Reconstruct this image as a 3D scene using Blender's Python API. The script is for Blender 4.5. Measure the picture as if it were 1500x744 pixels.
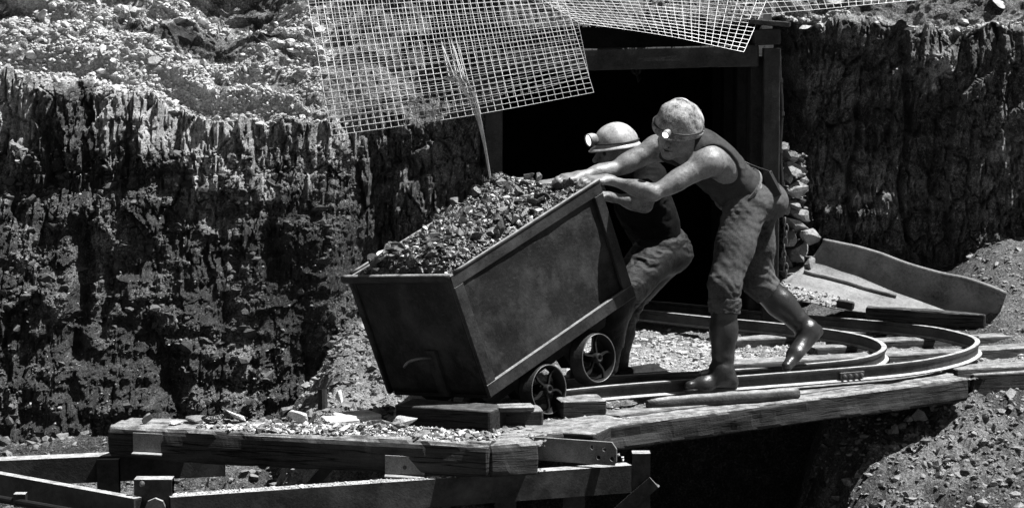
import bpy, math, random
import numpy as np
from mathutils import Vector

random.seed(7)
RNG = np.random.default_rng(11)
scn = bpy.context.scene
for o in list(bpy.data.objects):
    bpy.data.objects.remove(o, do_unlink=True)

# ------------------------------------------------------------------ camera
CAM_H, PITCH, FPX = 1.84, math.radians(5.7), 3600.0
cam_data = bpy.data.cameras.new('camera')
cam_data.sensor_width = 36.0
cam_data.lens = 36.0 * FPX / 1500.0
cam_data.clip_start, cam_data.clip_end = 0.1, 500
cam = bpy.data.objects.new('camera', cam_data)
cam.location = (0, 0, CAM_H)
cam.rotation_euler = (math.pi / 2 - PITCH, 0, 0)
scn.collection.objects.link(cam)
scn.camera = cam

# ------------------------------------------------------------------ daylight (monochrome photograph: grey sky light)
SUN_DIR = Vector((0.45, 0.0, 0.89)).normalized()      # towards the sun
world = bpy.data.worlds.new('World')
scn.world = world
world.use_nodes = True
wn = world.node_tree
wn.nodes.clear()
sky = wn.nodes.new('ShaderNodeTexSky')
sky.sky_type = 'NISHITA'
sky.sun_disc = False
sky.air_density, sky.dust_density = .5, .2
sky.sun_elevation = math.asin(SUN_DIR.z)
sky.sun_rotation = math.atan2(SUN_DIR.x, SUN_DIR.y)
bw = wn.nodes.new('ShaderNodeRGBToBW')
bgd = wn.nodes.new('ShaderNodeBackground')
bgd.inputs['Strength'].default_value = 0.05
wout = wn.nodes.new('ShaderNodeOutputWorld')
wn.links.new(sky.outputs[0], bw.inputs[0])
wn.links.new(bw.outputs[0], bgd.inputs['Color'])
wn.links.new(bgd.outputs[0], wout.inputs['Surface'])
sl = bpy.data.lights.new('sun', 'SUN')
sl.energy = 5.0
sl.angle = math.radians(0.6)
sl.color = (1.0, 1.0, 1.0)
sun = bpy.data.objects.new('sun', sl)
sun.rotation_euler = SUN_DIR.to_track_quat('Z', 'Y').to_euler()
sun.location = SUN_DIR * 30
scn.collection.objects.link(sun)
scn.view_settings.view_transform = 'Standard'
scn.view_settings.look = 'None'
scn.view_settings.exposure = 1.15
scn.view_settings.gamma = 1.0
scn.view_settings.use_curve_mapping = False

# ------------------------------------------------------------------ measuring helpers
cF = np.array([0, math.cos(PITCH), -math.sin(PITCH)])
cU = np.array([0, math.sin(PITCH), math.cos(PITCH)])
cO = np.array([0, 0, CAM_H])
def ray(px, py): return cF + np.array([1., 0, 0]) * (px - 750) / FPX - cU * (py - 372) / FPX
def P(px, py, Y):
    r = ray(px, py); return cO + r * (Y / r[1])
def G(px, py, z):
    r = ray(px, py); return cO + r * ((z - CAM_H) / r[2])
V = lambda *a: np.array(a, float)
def nrm(v):
    v = np.asarray(v, float); return v / (np.linalg.norm(v) + 1e-12)
def sstep(a, b, x):
    t = np.clip((x - a) / (b - a), 0, 1); return t * t * (3 - 2 * t)

# ------------------------------------------------------------------ noise
def h2(i, j, s=0.):
    v = np.sin(i * 127.1 + j * 311.7 + s * 74.7) * 43758.5453
    return v - np.floor(v)
def h3(i, j, k, s=0.):
    v = np.sin(i * 127.1 + j * 311.7 + k * 191.3 + s * 74.7) * 43758.5453
    return v - np.floor(v)
def vn2(x, y, s=0.):
    i, j = np.floor(x), np.floor(y); f, g = x - i, y - j
    f = f * f * (3 - 2 * f); g = g * g * (3 - 2 * g)
    return ((h2(i, j, s) * (1 - f) + h2(i + 1, j, s) * f) * (1 - g) + (h2(i, j + 1, s) * (1 - f) + h2(i + 1, j + 1, s) * f) * g) * 2 - 1
def fbm2(x, y, s=0., o=5, gain=.5):
    a, t = 1., 0.
    for k in range(o):
        t = t + a * vn2(x, y, s + k); x, y, a = x * 2.03 + 3.1, y * 2.03 + 7.7, a * gain
    return t
def vn3(p, s=0.):
    i = np.floor(p); f = p - i; f = f * f * (3 - 2 * f)
    r = 0
    for dx in (0, 1):
        for dy in (0, 1):
            for dz in (0, 1):
                w = (f[:, 0] if dx else 1 - f[:, 0]) * (f[:, 1] if dy else 1 - f[:, 1]) * (f[:, 2] if dz else 1 - f[:, 2])
                r = r + w * h3(i[:, 0] + dx, i[:, 1] + dy, i[:, 2] + dz, s)
    return r * 2 - 1
def fbm3(p, s=0., o=4):
    a, t = 1., 0.
    for k in range(o):
        t = t + a * vn3(p, s + k); p = p * 2.03 + 5.3; a *= .5
    return t
def vor(x, y, s=0.):
    """cell hash (two values), distance to nearest point, offset from it"""
    i, j = np.floor(x), np.floor(y)
    best = np.full(x.shape, 1e9); c1 = np.zeros(x.shape); c2 = np.zeros(x.shape); ox = np.zeros(x.shape); oy = np.zeros(x.shape); sec = np.full(x.shape, 1e9)
    for dx in (-1, 0, 1):
        for dy in (-1, 0, 1):
            a, b = i + dx, j + dy
            px = a + h2(a, b, s + .3); py = b + h2(a, b, s + 1.7)
            d = np.hypot(px - x, py - y)
            m = d < best
            sec = np.where(m, best, np.minimum(sec, d))
            best = np.where(m, d, best)
            c1 = np.where(m, h2(a, b, s + 5.1), c1); c2 = np.where(m, h2(a, b, s + 9.4), c2)
            ox = np.where(m, x - px, ox); oy = np.where(m, y - py, oy)
    return c1, c2, best, sec, ox, oy

# ------------------------------------------------------------------ materials (all neutral greys: a black and white photograph)
def _n(t, typ, **kw):
    n = t.nodes.new(typ)
    for k, v in kw.items():
        if k in n.inputs: n.inputs[k].default_value = v
        else: setattr(n, k, v)
    return n
def g4(v): return (v, v, v, 1)
def base_mat(name):
    m = bpy.data.materials.new(name); m.use_nodes = True
    t = m.node_tree; t.nodes.clear()
    out = t.nodes.new('ShaderNodeOutputMaterial'); b = t.nodes.new('ShaderNodeBsdfPrincipled')
    t.links.new(b.outputs[0], out.inputs[0])
    return m, t, b
def mth(t, op, a, b=None, clamp=False):
    n = t.nodes.new('ShaderNodeMath'); n.operation = op; n.use_clamp = clamp
    for i, x in enumerate((a, b)):
        if x is None: continue
        if hasattr(x, 'is_output'): t.links.new(x, n.inputs[i])
        else: n.inputs[i].default_value = x
    return n.outputs[0]
def mapr(t, x, a, b, c, d, smooth=False):
    n = t.nodes.new('ShaderNodeMapRange')
    if smooth: n.interpolation_type = 'SMOOTHSTEP'
    t.links.new(x, n.inputs[0])
    for k, v in zip((1, 2, 3, 4), (a, b, c, d)):
        if hasattr(v, 'is_output'): t.links.new(v, n.inputs[k])
        else: n.inputs[k].default_value = v
    return n.outputs[0]
def noise(t, co, scale, detail=6, rough=.6):
    n = _n(t, 'ShaderNodeTexNoise', Scale=scale, Detail=detail, Roughness=rough)
    t.links.new(co, n.inputs['Vector']); return n.outputs[0]
def vmul(t, co, s):
    n = t.nodes.new('ShaderNodeVectorMath'); n.operation = 'MULTIPLY'; t.links.new(co, n.inputs[0]); n.inputs[1].default_value = s
    return n.outputs[0]

def mat(name, v, var=.45, scale=9, rough=.75, bump=.25, bscale=70, metal=0., dust=0., dust_lit_v=.42, stretch=(1, 1, 1), speck=0., spec=.15, wear=0., wear_v=.3, scuff=0.):
    """grey surface with blotches, fine grain, optional pale upward faces (dust, painted top light) and worn patches"""
    m, t, b = base_mat(name)
    co = t.nodes.new('ShaderNodeTexCoord').outputs['Object']
    cs = vmul(t, co, stretch)
    a = noise(t, cs, scale, 8, .62)
    f = noise(t, cs, scale * 9, 4, .7)
    x = mth(t, 'ADD', mapr(t, a, .28, .72, 1 - var, 1 + var), mapr(t, f, .3, .7, -var * .5, var * .5))
    x = mth(t, 'ADD', x, mapr(t, noise(t, co, 210, 2, .8), .3, .7, -.30, .30)); x = mth(t, 'MAXIMUM', x, .12)
    col = mth(t, 'MULTIPLY', x, v)
    if wear:
        w = noise(t, co, scale * .6, 9, .72)
        wm = mapr(t, w, .46, .74, 0, wear)
        mx = t.nodes.new('ShaderNodeMix'); t.links.new(wm, mx.inputs[0]); t.links.new(col, mx.inputs[2]); mx.inputs[3].default_value = wear_v
        col = mx.outputs[0]
    if scuff:
        w2 = noise(t, vmul(t, co, (1, 1, 3)), 26, 10, .8); wm2 = mapr(t, w2, .56, .66, 0, scuff); mx = t.nodes.new('ShaderNodeMix'); t.links.new(wm2, mx.inputs[0]); t.links.new(col, mx.inputs[2]); mx.inputs[3].default_value = wear_v
        w3 = noise(t, vmul(t, co, (3, 3, 1)), 9, 10, .8); wm3 = mapr(t, w3, .30, .42, scuff, 0); mx2 = t.nodes.new('ShaderNodeMix'); t.links.new(wm3, mx2.inputs[0]); t.links.new(mx.outputs[0], mx2.inputs[2]); mx2.inputs[3].default_value = v * .25
        col = mx2.outputs[0]
    if speck:
        vo = _n(t, 'ShaderNodeTexVoronoi', Scale=scale * 14); t.links.new(co, vo.inputs['Vector'])
        sm = mapr(t, vo.outputs['Distance'], .10, .22, speck, 0)
        col = mth(t, 'ADD', col, sm)
    r_out = None
    if dust:
        geo = t.nodes.new('ShaderNodeNewGeometry'); sep = t.nodes.new('ShaderNodeSeparateXYZ'); t.links.new(geo.outputs['Normal'], sep.inputs[0])
        dn = noise(t, co, 22, 8, .7)
        up = mapr(t, sep.outputs[2], .45, .9, 0, 1, True)
        dm = mth(t, 'MULTIPLY', mth(t, 'MULTIPLY', up, mapr(t, dn, .30, .62, .25, 1)), dust, True)
        mx = t.nodes.new('ShaderNodeMix'); t.links.new(dm, mx.inputs[0]); t.links.new(col, mx.inputs[2])
        dv = mth(t, 'MULTIPLY', mapr(t, noise(t, co, 160, 3), .3, .7, .6, 1.35), dust_lit_v); t.links.new(dv, mx.inputs[3])
        col = mx.outputs[0]
        r_out = mapr(t, dm, 0, 1, rough, .95)
    cmb = t.nodes.new('ShaderNodeCombineColor')
    for i in range(3): t.links.new(col, cmb.inputs[i])
    t.links.new(cmb.outputs[0], b.inputs['Base Color'])
    if r_out is not None: t.links.new(r_out, b.inputs['Roughness'])
    else: t.links.new(mapr(t, a, .3, .7, min(1, rough + .1), max(.05, rough - .1)), b.inputs['Roughness'])
    b.inputs['Metallic'].default_value = metal
    b.inputs['Specular IOR Level'].default_value = spec
    if bump:
        h = mth(t, 'ADD', noise(t, cs, bscale, 6, .65), mth(t, 'MULTIPLY', a, .8))
        bp = _n(t, 'ShaderNodeBump', Strength=bump, Distance=.012); t.links.new(h, bp.inputs['Height']); t.links.new(bp.outputs[0], b.inputs['Normal'])
    return m

def wood_mat(name, v, dust, dust_lit_v, rough=.85):
    """weathered timber: grain and splits run along the 'grain' attribute stored with each baulk"""
    m, t, b = base_mat(name)
    at = t.nodes.new('ShaderNodeAttribute'); at.attribute_name = 'grain'; co = at.outputs['Vector']
    ob = t.nodes.new('ShaderNodeTexCoord').outputs['Object']
    gr = noise(t, vmul(t, co, (.07, 1, 1)), 60, 6, .7); sp = noise(t, vmul(t, co, (.035, 1, 1)), 26, 3, .6); bl = noise(t, ob, 4, 8, .65); ft = noise(t, ob, 190, 2, .8)
    x = mth(t, 'ADD', mapr(t, gr, .3, .7, .45, 1.5), mth(t, 'ADD', mapr(t, bl, .3, .7, -.45, .5), mapr(t, ft, .3, .7, -.3, .3)))
    split = mapr(t, mth(t, 'ABSOLUTE', mth(t, 'SUBTRACT', sp, .5)), .0, .022, .12, 1)
    col = mth(t, 'MULTIPLY', mth(t, 'MULTIPLY', mth(t, 'MAXIMUM', x, .15), v), split)
    geo = t.nodes.new('ShaderNodeNewGeometry'); sep = t.nodes.new('ShaderNodeSeparateXYZ'); t.links.new(geo.outputs['Normal'], sep.inputs[0])
    up = mapr(t, sep.outputs[2], .45, .9, 0, 1, True); dn = noise(t, ob, 16, 9, .72)
    dm = mth(t, 'MULTIPLY', mth(t, 'MULTIPLY', up, mapr(t, dn, .34, .62, .12, 1)), mth(t, 'MULTIPLY', mapr(t, split, .12, 1, .3, 1), dust), True)
    mx = t.nodes.new('ShaderNodeMix'); t.links.new(dm, mx.inputs[0]); t.links.new(col, mx.inputs[2])
    dv = mth(t, 'MULTIPLY', mapr(t, noise(t, ob, 170, 3), .3, .7, .5, 1.4), dust_lit_v); t.links.new(dv, mx.inputs[3])
    cmb = t.nodes.new('ShaderNodeCombineColor')
    for i in range(3): t.links.new(mx.outputs[0], cmb.inputs[i])
    t.links.new(cmb.outputs[0], b.inputs['Base Color']); b.inputs['Roughness'].default_value = rough; b.inputs['Specular IOR Level'].default_value = .12
    h = mth(t, 'ADD', mth(t, 'MULTIPLY', gr, 1.), mth(t, 'ADD', mth(t, 'MULTIPLY', split, .8), mth(t, 'MULTIPLY', noise(t, ob, 90, 5, .7), .5)))
    bp = _n(t, 'ShaderNodeBump', Strength=.6, Distance=.010); t.links.new(h, bp.inputs['Height']); t.links.new(bp.outputs[0], b.inputs['Normal'])
    return m

def rock_mat(name, dark=.030, pale=.50, gloss=.42, bump=.9):
    """coal and shale; the mesh attribute 'dust' sets pale shale debris, and on the right wall painted light"""
    m, t, b = base_mat(name)
    co = t.nodes.new('ShaderNodeTexCoord').outputs['Object']
    at = t.nodes.new('ShaderNodeAttribute'); at.attribute_name = 'dust'
    d = at.outputs['Fac']
    n1 = noise(t, co, 14, 10, .7); n2 = noise(t, co, 75, 6, .75)
    k = mth(t, 'ADD', d, mth(t, 'ADD', mapr(t, n1, .3, .7, -.14, .14), mth(t, 'ADD', mapr(t, n2, .3, .7, -.26, .26), mapr(t, noise(t, co, 210, 3, .8), .3, .7, -.28, .28))))
    k = mapr(t, k, .08, .82, 0, 1)
    k = mth(t, 'MULTIPLY', k, mapr(t, d, .0, .12, .25, 1))
    cst = vmul(t, co, (2.4, 2.4, .8))
    stv = mth(t, 'ADD', mth(t, 'MULTIPLY', noise(t, cst, 22, 8, .75), .45), mth(t, 'MULTIPLY', noise(t, co, 120, 5, .85), .55))
    c0 = mth(t, 'MULTIPLY', mapr(t, stv, .38, .66, .25, 2.4), dark)
    c1 = mth(t, 'MULTIPLY', mapr(t, mth(t, 'ADD', mth(t, 'MULTIPLY', n2, .6), mth(t, 'MULTIPLY', noise(t, co, 190, 3, .8), .5)), .38, .72, .2, 1.7), pale)
    mx = t.nodes.new('ShaderNodeMix'); t.links.new(k, mx.inputs[0]); t.links.new(c0, mx.inputs[2]); t.links.new(c1, mx.inputs[3])
    cmb = t.nodes.new('ShaderNodeCombineColor')
    for i in range(3): t.links.new(mx.outputs[0], cmb.inputs[i])
    t.links.new(cmb.outputs[0], b.inputs['Base Color'])
    t.links.new(mapr(t, k, 0, 1, gloss, .95), b.inputs['Roughness'])
    b.inputs['Specular IOR Level'].default_value = .22
    hh = mth(t, 'ADD', noise(t, cst, 30, 8, .75), mth(t, 'MULTIPLY', noise(t, co, 120, 5, .8), .6))
    bp = _n(t, 'ShaderNodeBump', Strength=bump, Distance=.03); t.links.new(hh, bp.inputs['Height']); t.links.new(bp.outputs[0], b.inputs['Normal'])
    return m

M = {}
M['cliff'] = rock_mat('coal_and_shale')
M['ground'] = rock_mat('rubble_ground', dark=.025, pale=.36)
M['shale'] = mat('shale_stone', .36, .5, 12, .9, .5, 90, speck=.05)
M['bank'] = mat('bank_stone', .035, .6, 18, .6, .5, 90, spec=.4, dust=.28, dust_lit_v=.26)
M['stack'] = mat('stack_stone', .20, .6, 10, .9, .5, 70)
M['wire2'] = mat('dull_wire', .30, .3, 5, .6, 0, 90)
M['shale_pale'] = mat('pale_shale_stone', .5, .4, 12, .9, .4, 90)
M['coal'] = mat('coal_lump', .03, .6, 18, .27, .5, 90, spec=.6, dust=.12, dust_lit_v=.25)
M['coal_dusty'] = mat('dusty_coal', .05, .6, 18, .5, .5, 90, spec=.5, dust=.55, dust_lit_v=.34)
M['timber'] = wood_mat('weathered_timber', .034, .85, .40) if True else mat('weathered_timber', .036, .65, 7, .85, .7, 60, dust=.8, dust_lit_v=.42, stretch=(1, 1, 1))
M['log'] = mat('stripped_log', .05, .5, 8, .85, .6, 60, dust=.8, dust_lit_v=.4)
M['timber_dark'] = wood_mat('black_timber', .02, .35, .25) if True else mat('black_timber', .025, .5, 6, .85, .4, 60, dust=.3, dust_lit_v=.3)
M['sleeper'] = wood_mat('grey_sleeper', .06, .85, .38) if True else mat('grey_sleeper', .07, .5, 6, .85, .6, 60, dust=.85, dust_lit_v=.40)
M['steel'] = mat('dark_steel', .022, .5, 7, .5, .2, 90, metal=.2, dust=.85, dust_lit_v=.5, wear=.5, wear_v=.12)  # pale upward faces paint the sun glare on the flange tops
M['rail'] = mat('rusty_rail', .045, .5, 12, .42, .2, 120, metal=.35, dust=.9, dust_lit_v=.55)
M['plate'] = mat('galvanised_plate', .14, .4, 9, .55, .15, 90, metal=.3, dust=.7)
M['tub'] = mat('tub_steel', .008, .6, 6, .65, .3, 60, metal=.0, wear=1., wear_v=.050, spec=.18, scuff=.6)
M['tub_trim'] = mat('tub_trim', .02, .6, 8, .5, .3, 70, metal=.1, dust=.7, dust_lit_v=.42, wear=.6, wear_v=.07, scuff=.5)  # pale tops also paint the bright highlight along the rolled rim
M['iron'] = mat('black_iron', .012, .5, 12, .6, .25, 90, metal=.0)
M['iron_worn'] = mat('worn_iron_edge', .13, .5, 12, .45, .2, 90, metal=.4)
M['wire'] = mat('galvanised_wire', .62, .3, 5, .5, 0, 90, metal=.2)
M['cloth_strip'] = mat('pale_strip', .5, .3, 10, .8, .2, 60)
M['chute'] = mat('worn_sheet_metal', .15, .6, 6, .6, .3, 50, metal=.1, wear=.8, wear_v=.17, dust=.25, dust_lit_v=.35)
M['skin'] = mat('grimy_skin', .145, .7, 11, .46, .2, 140, spec=.5, wear=.5, wear_v=.26)  # pale patches keep highlights within the grimy skin colour
M['vest'] = mat('grey_singlet', .038, .35, 14, .9, .25, 260)
M['jeans'] = mat('faded_denim', .06, .7, 6, .9, .3, 220)
M['darkcloth'] = mat('black_cloth', .007, .5, 9, .9, .3, 200, spec=.05)
M['trousers'] = mat('dark_work_trousers', .012, .6, 8, .55, .4, 160, spec=.22)
M['rubber'] = mat('muddy_rubber', .02, .7, 9, .33, .2, 80, spec=.5, wear=.4, wear_v=.045)
M['helmet_old'] = mat('stained_helmet', .25, 1.0, 22, .6, .3, 60)
M['helmet'] = mat('pale_helmet', .30, .6, 14, .4, .08, 60, spec=.6)
M['black'] = mat('black_plastic', .03, .3, 9, .4, .1, 60)
M['tunnel'] = mat('shade_dark_lining', .018, .5, 6, .85, .4, 40)  # dark coal tone, kept near-black to hold the shade of the tunnel
M['post'] = mat('painted_post', .028, .45, 9, .6, .3, 60, wear=.4, wear_v=.09)
def lens_mat():
    m, t, b = base_mat('lamp_lens')
    b.inputs['Base Color'].default_value = g4(.85); b.inputs['Roughness'].default_value = .1
    b.inputs['Emission Color'].default_value = g4(1); b.inputs['Emission Strength'].default_value = 1.2
    return m
M['lens'] = lens_mat()
M['lens_off'] = mat('lamp_glass', .55, .2, 9, .12, 0, 60, spec=.8)

# ------------------------------------------------------------------ mesh helpers
def npmesh(name, v, f, smooth=False, attr=None):
    """v (N,3); f list of arrays (each (K,3) or (K,4))"""
    me = bpy.data.meshes.new(name)
    v = np.ascontiguousarray(v, dtype=np.float32)
    fl = [np.asarray(a, dtype=np.int32) for a in f if len(a)]
    tot = np.concatenate([np.full(len(a), a.shape[1], np.int32) for a in fl])
    idx = np.concatenate([a.ravel() for a in fl])
    me.vertices.add(len(v)); me.vertices.foreach_set('co', v.ravel())
    me.loops.add(len(idx)); me.loops.foreach_set('vertex_index', idx)
    me.polygons.add(len(tot))
    st = np.concatenate([[0], np.cumsum(tot)[:-1]]).astype(np.int32)
    me.polygons.foreach_set('loop_start', st); me.polygons.foreach_set('loop_total', tot)
    me.polygons.foreach_set('use_smooth', np.full(len(tot), bool(smooth)))
    me.update(calc_edges=True)
    if attr is not None:
        a = me.attributes.new('dust', 'FLOAT', 'POINT'); a.data.foreach_set('value', np.asarray(attr, dtype=np.float32))
    return me

class MB:
    def __init__(s): s.v = []; s.f3 = []; s.f4 = []; s.fn = []; s.n = 0; s.g = []
    def add(s, v, faces):
        v = np.asarray(v, float).reshape(-1, 3)
        for f in faces:
            f = [int(i) + s.n for i in f]
            (s.f3 if len(f) == 3 else s.f4 if len(f) == 4 else s.fn).append(f)
        s.v.append(v); s.n += len(v)
    def box(s, c, sx, sy, sz, ax=None):
        ax = np.eye(3) if ax is None else np.asarray(ax)
        pts = []
        for x in (-1, 1):
            for y in (-1, 1):
                for z in (-1, 1): pts.append(np.asarray(c) + ax[0] * x * sx / 2 + ax[1] * y * sy / 2 + ax[2] * z * sz / 2)
        s.add(pts, [(0, 1, 3, 2), (4, 6, 7, 5), (0, 4, 5, 1), (2, 3, 7, 6), (0, 2, 6, 4), (1, 5, 7, 3)])
    def hexa(s, p):   # 8 points: bottom 0-3 loop, top 4-7 loop
        s.add(p, [(3, 2, 1, 0), (4, 5, 6, 7), (0, 1, 5, 4), (1, 2, 6, 5), (2, 3, 7, 6), (3, 0, 4, 7)])
    def loft(s, rings, cap=True, closed=False):
        R = [np.asarray(r, float) for r in rings]; k = len(R[0]); n = len(R)
        fs = []
        for i in range(n - (0 if closed else 1)):
            j2 = (i + 1) % n
            for j in range(k): fs.append((i * k + j, i * k + (j + 1) % k, j2 * k + (j + 1) % k, j2 * k + j))
        vs = np.concatenate(R)
        if cap and not closed:
            vs = np.concatenate([vs, [R[0].mean(0)], [R[-1].mean(0)]])
            a, b = n * k, n * k + 1
            for j in range(k):
                fs.append((a, (j + 1) % k, j)); fs.append((b, (n - 1) * k + j, (n - 1) * k + (j + 1) % k))
        s.add(vs, fs)
    def tube(s, pts, r, n=8, closed=False, cap=True):
        pts = [np.asarray(p, float) for p in pts]; N = len(pts)
        rr = r if hasattr(r, '__len__') else [r] * N
        rings = []; nv = None
        for i in range(N):
            a = pts[(i - 1) % N] if closed or i > 0 else pts[0]; b = pts[(i + 1) % N] if closed or i < N - 1 else pts[-1]
            tg = nrm(b - a)
            if nv is None:
                nv = np.cross(tg, V(0, 0, 1)) if abs(tg[2]) < .9 else np.cross(tg, V(1, 0, 0))
            nv = nrm(nv - tg * (nv @ tg)); bv = np.cross(tg, nv)
            rings.append([pts[i] + rr[i] * (math.cos(2 * math.pi * k / n) * nv + math.sin(2 * math.pi * k / n) * bv) for k in range(n)])
        s.loft(rings, cap, closed)
    def sweep(s, pts, prof, side0=None, up=V(0, 0, 1)):
        """prof: list of (side, up) offsets, swept along pts keeping up"""
        N = len(pts); rings = []
        for i in range(N):
            tg = nrm(np.asarray(pts[min(i + 1, N - 1)]) - np.asarray(pts[max(i - 1, 0)]))
            sd = nrm(np.cross(tg, up)); uu = np.cross(sd, tg)
            rings.append([np.asarray(pts[i]) + a * sd + b * uu for a, b in prof])
        s.loft(rings)
    def lathe(s, c, ax, prof, n=32):
        """prof: list of (along, radius); closed ring profile"""
        ax = nrm(ax); e1 = nrm(np.cross(ax, V(0, 0, 1)) if abs(ax[2]) < .9 else np.cross(ax, V(1, 0, 0))); e2 = np.cross(ax, e1)
        rings = [[np.asarray(c) + ax * a + r * (math.cos(t) * e1 + math.sin(t) * e2) for a, r in prof] for t in [2 * math.pi * k / n for k in range(n)]]
        s.loft(rings, cap=False, closed=True)
    def mesh(s, name, smooth=False, loc=None):
        v = np.concatenate(s.v)
        if loc is not None: v = v - np.asarray(loc)
        me = bpy.data.meshes.new(name)
        me.from_pydata(v.tolist(), [], s.f3 + s.f4 + s.fn); me.update()
        import bmesh
        bm = bmesh.new(); bm.from_mesh(me); bmesh.ops.recalc_face_normals(bm, faces=bm.faces); bm.to_mesh(me); bm.free()
        me.polygons.foreach_set('use_smooth', [smooth] * len(me.polygons))
        if s.g and sum(len(a) for a in s.g) == len(v):
            at = me.attributes.new('grain', 'FLOAT_VECTOR', 'POINT'); at.data.foreach_set('vector', np.concatenate(s.g).astype(np.float32).ravel())
        return me

def put(name, me, m, parent=None):
    o = bpy.data.objects.new(name, me)
    scn.collection.objects.link(o)
    if m is not None: me.materials.append(m)
    if parent is not None: o.parent = parent
    return o
def tag(o, label, cat, group=None, kind=None):
    o['label'] = label; o['category'] = cat
    if group: o['group'] = group
    if kind: o['kind'] = kind
    return o
def thing(name, loc, label, cat, group=None):
    o = bpy.data.objects.new(name, None); o.empty_display_size = .1
    scn.collection.objects.link(o); o.location = tuple(loc)
    return tag(o, label, cat, group)
def rootloc(o):
    while o.parent is not None: o = o.parent
    return np.array(o.location)
def part(name, mb, m, parent, smooth=False):
    """mb in world coordinates, becomes a child of parent"""
    return put(name, mb.mesh(name, smooth, rootloc(parent)), m, parent)
def single(name, mb, m, label, cat, group=None, smooth=False, kind=None):
    v = np.concatenate(mb.v); loc = V((v[:, 0].min() + v[:, 0].max()) / 2, (v[:, 1].min() + v[:, 1].max()) / 2, v[:, 2].min())
    o = put(name, mb.mesh(name, smooth, loc), m); o.location = tuple(loc)
    return tag(o, label, cat, group, kind)
def structure(name, me, m):
    o = put(name, me, m); o['kind'] = 'structure'; return o

# angular rocks -----------------------------------------------------
def _ico(sub):
    import bmesh
    bm = bmesh.new(); bmesh.ops.create_icosphere(bm, subdivisions=sub, radius=1)
    v = np.array([x.co[:] for x in bm.verts]); f = np.array([[q.index for q in p.verts] for p in bm.faces]); bm.free()
    return v, f
ICO = {k: _ico(k) for k in (1, 2, 3)}
def rock_shape(rng, sub=2, cuts=9, flat=1.):
    v, f = ICO[sub]; v = v.copy() * (1 + .12 * fbm3(v * 1.7 + rng.random(3) * 50, 1, 2)[:, None])
    for k in range(cuts):
        n = nrm(rng.normal(size=3)); d = rng.uniform(.30, .62)
        e = v @ n - d; v = v - np.outer(np.maximum(e, 0), n)
    v = v / np.abs(v).max() * np.array([1, rng.uniform(.6, 1), flat * rng.uniform(.45, .85)])
    return v, f
def rrot(rng, tilt=.5):
    a = rng.uniform(0, 2 * math.pi); n = nrm(rng.normal(size=3)); th = rng.normal() * tilt
    Rz = np.array([[math.cos(a), -math.sin(a), 0], [math.sin(a), math.cos(a), 0], [0, 0, 1]])
    K = np.array([[0, -n[2], n[1]], [n[2], 0, -n[0]], [-n[1], n[0], 0]])
    return (np.eye(3) + math.sin(th) * K + (1 - math.cos(th)) * K @ K) @ Rz
SMALL = [rock_shape(RNG, 1, 6, .9) for _ in range(30)]
MED = [rock_shape(RNG, 3, 14, 1) for _ in range(30)]
BIGR = [rock_shape(RNG, 3, 16, 1) for _ in range(16)]
def scatter(pts, sizes, lib=SMALL, tilt=.5, rng=RNG):
    vs, fs, n = [], [], 0
    for p, sz in zip(pts, sizes):
        v, f = lib[rng.integers(len(lib))]
        v = (v * sz) @ rrot(rng, tilt).T + p
        vs.append(v); fs.append(f + n); n += len(v)
    return np.concatenate(vs), np.concatenate(fs)
def stuff(name, pts, sizes, m, label, cat, lib=SMALL, tilt=.5):
    v, f = scatter(pts, sizes, lib, tilt)
    o = put(name, npmesh(name, v, [f]), m)
    return tag(o, label, cat, kind='stuff')
def lump(name, c, size, m, label, cat, group=None, lib=MED, tilt=.35, stretch=(1, 1, 1), rng=RNG):
    v, f = lib[rng.integers(len(lib))]
    v = ((v * np.array(stretch)) * size) @ rrot(rng, tilt).T
    v = v - V(0, 0, v[:, 2].min())
    o = put(name, npmesh(name, v, [f]), m); o.location = tuple(np.asarray(c))
    return tag(o, label, cat, group)
def logn(n, med, sg, rng=RNG): return med * np.exp(rng.normal(size=n) * sg)

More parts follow.
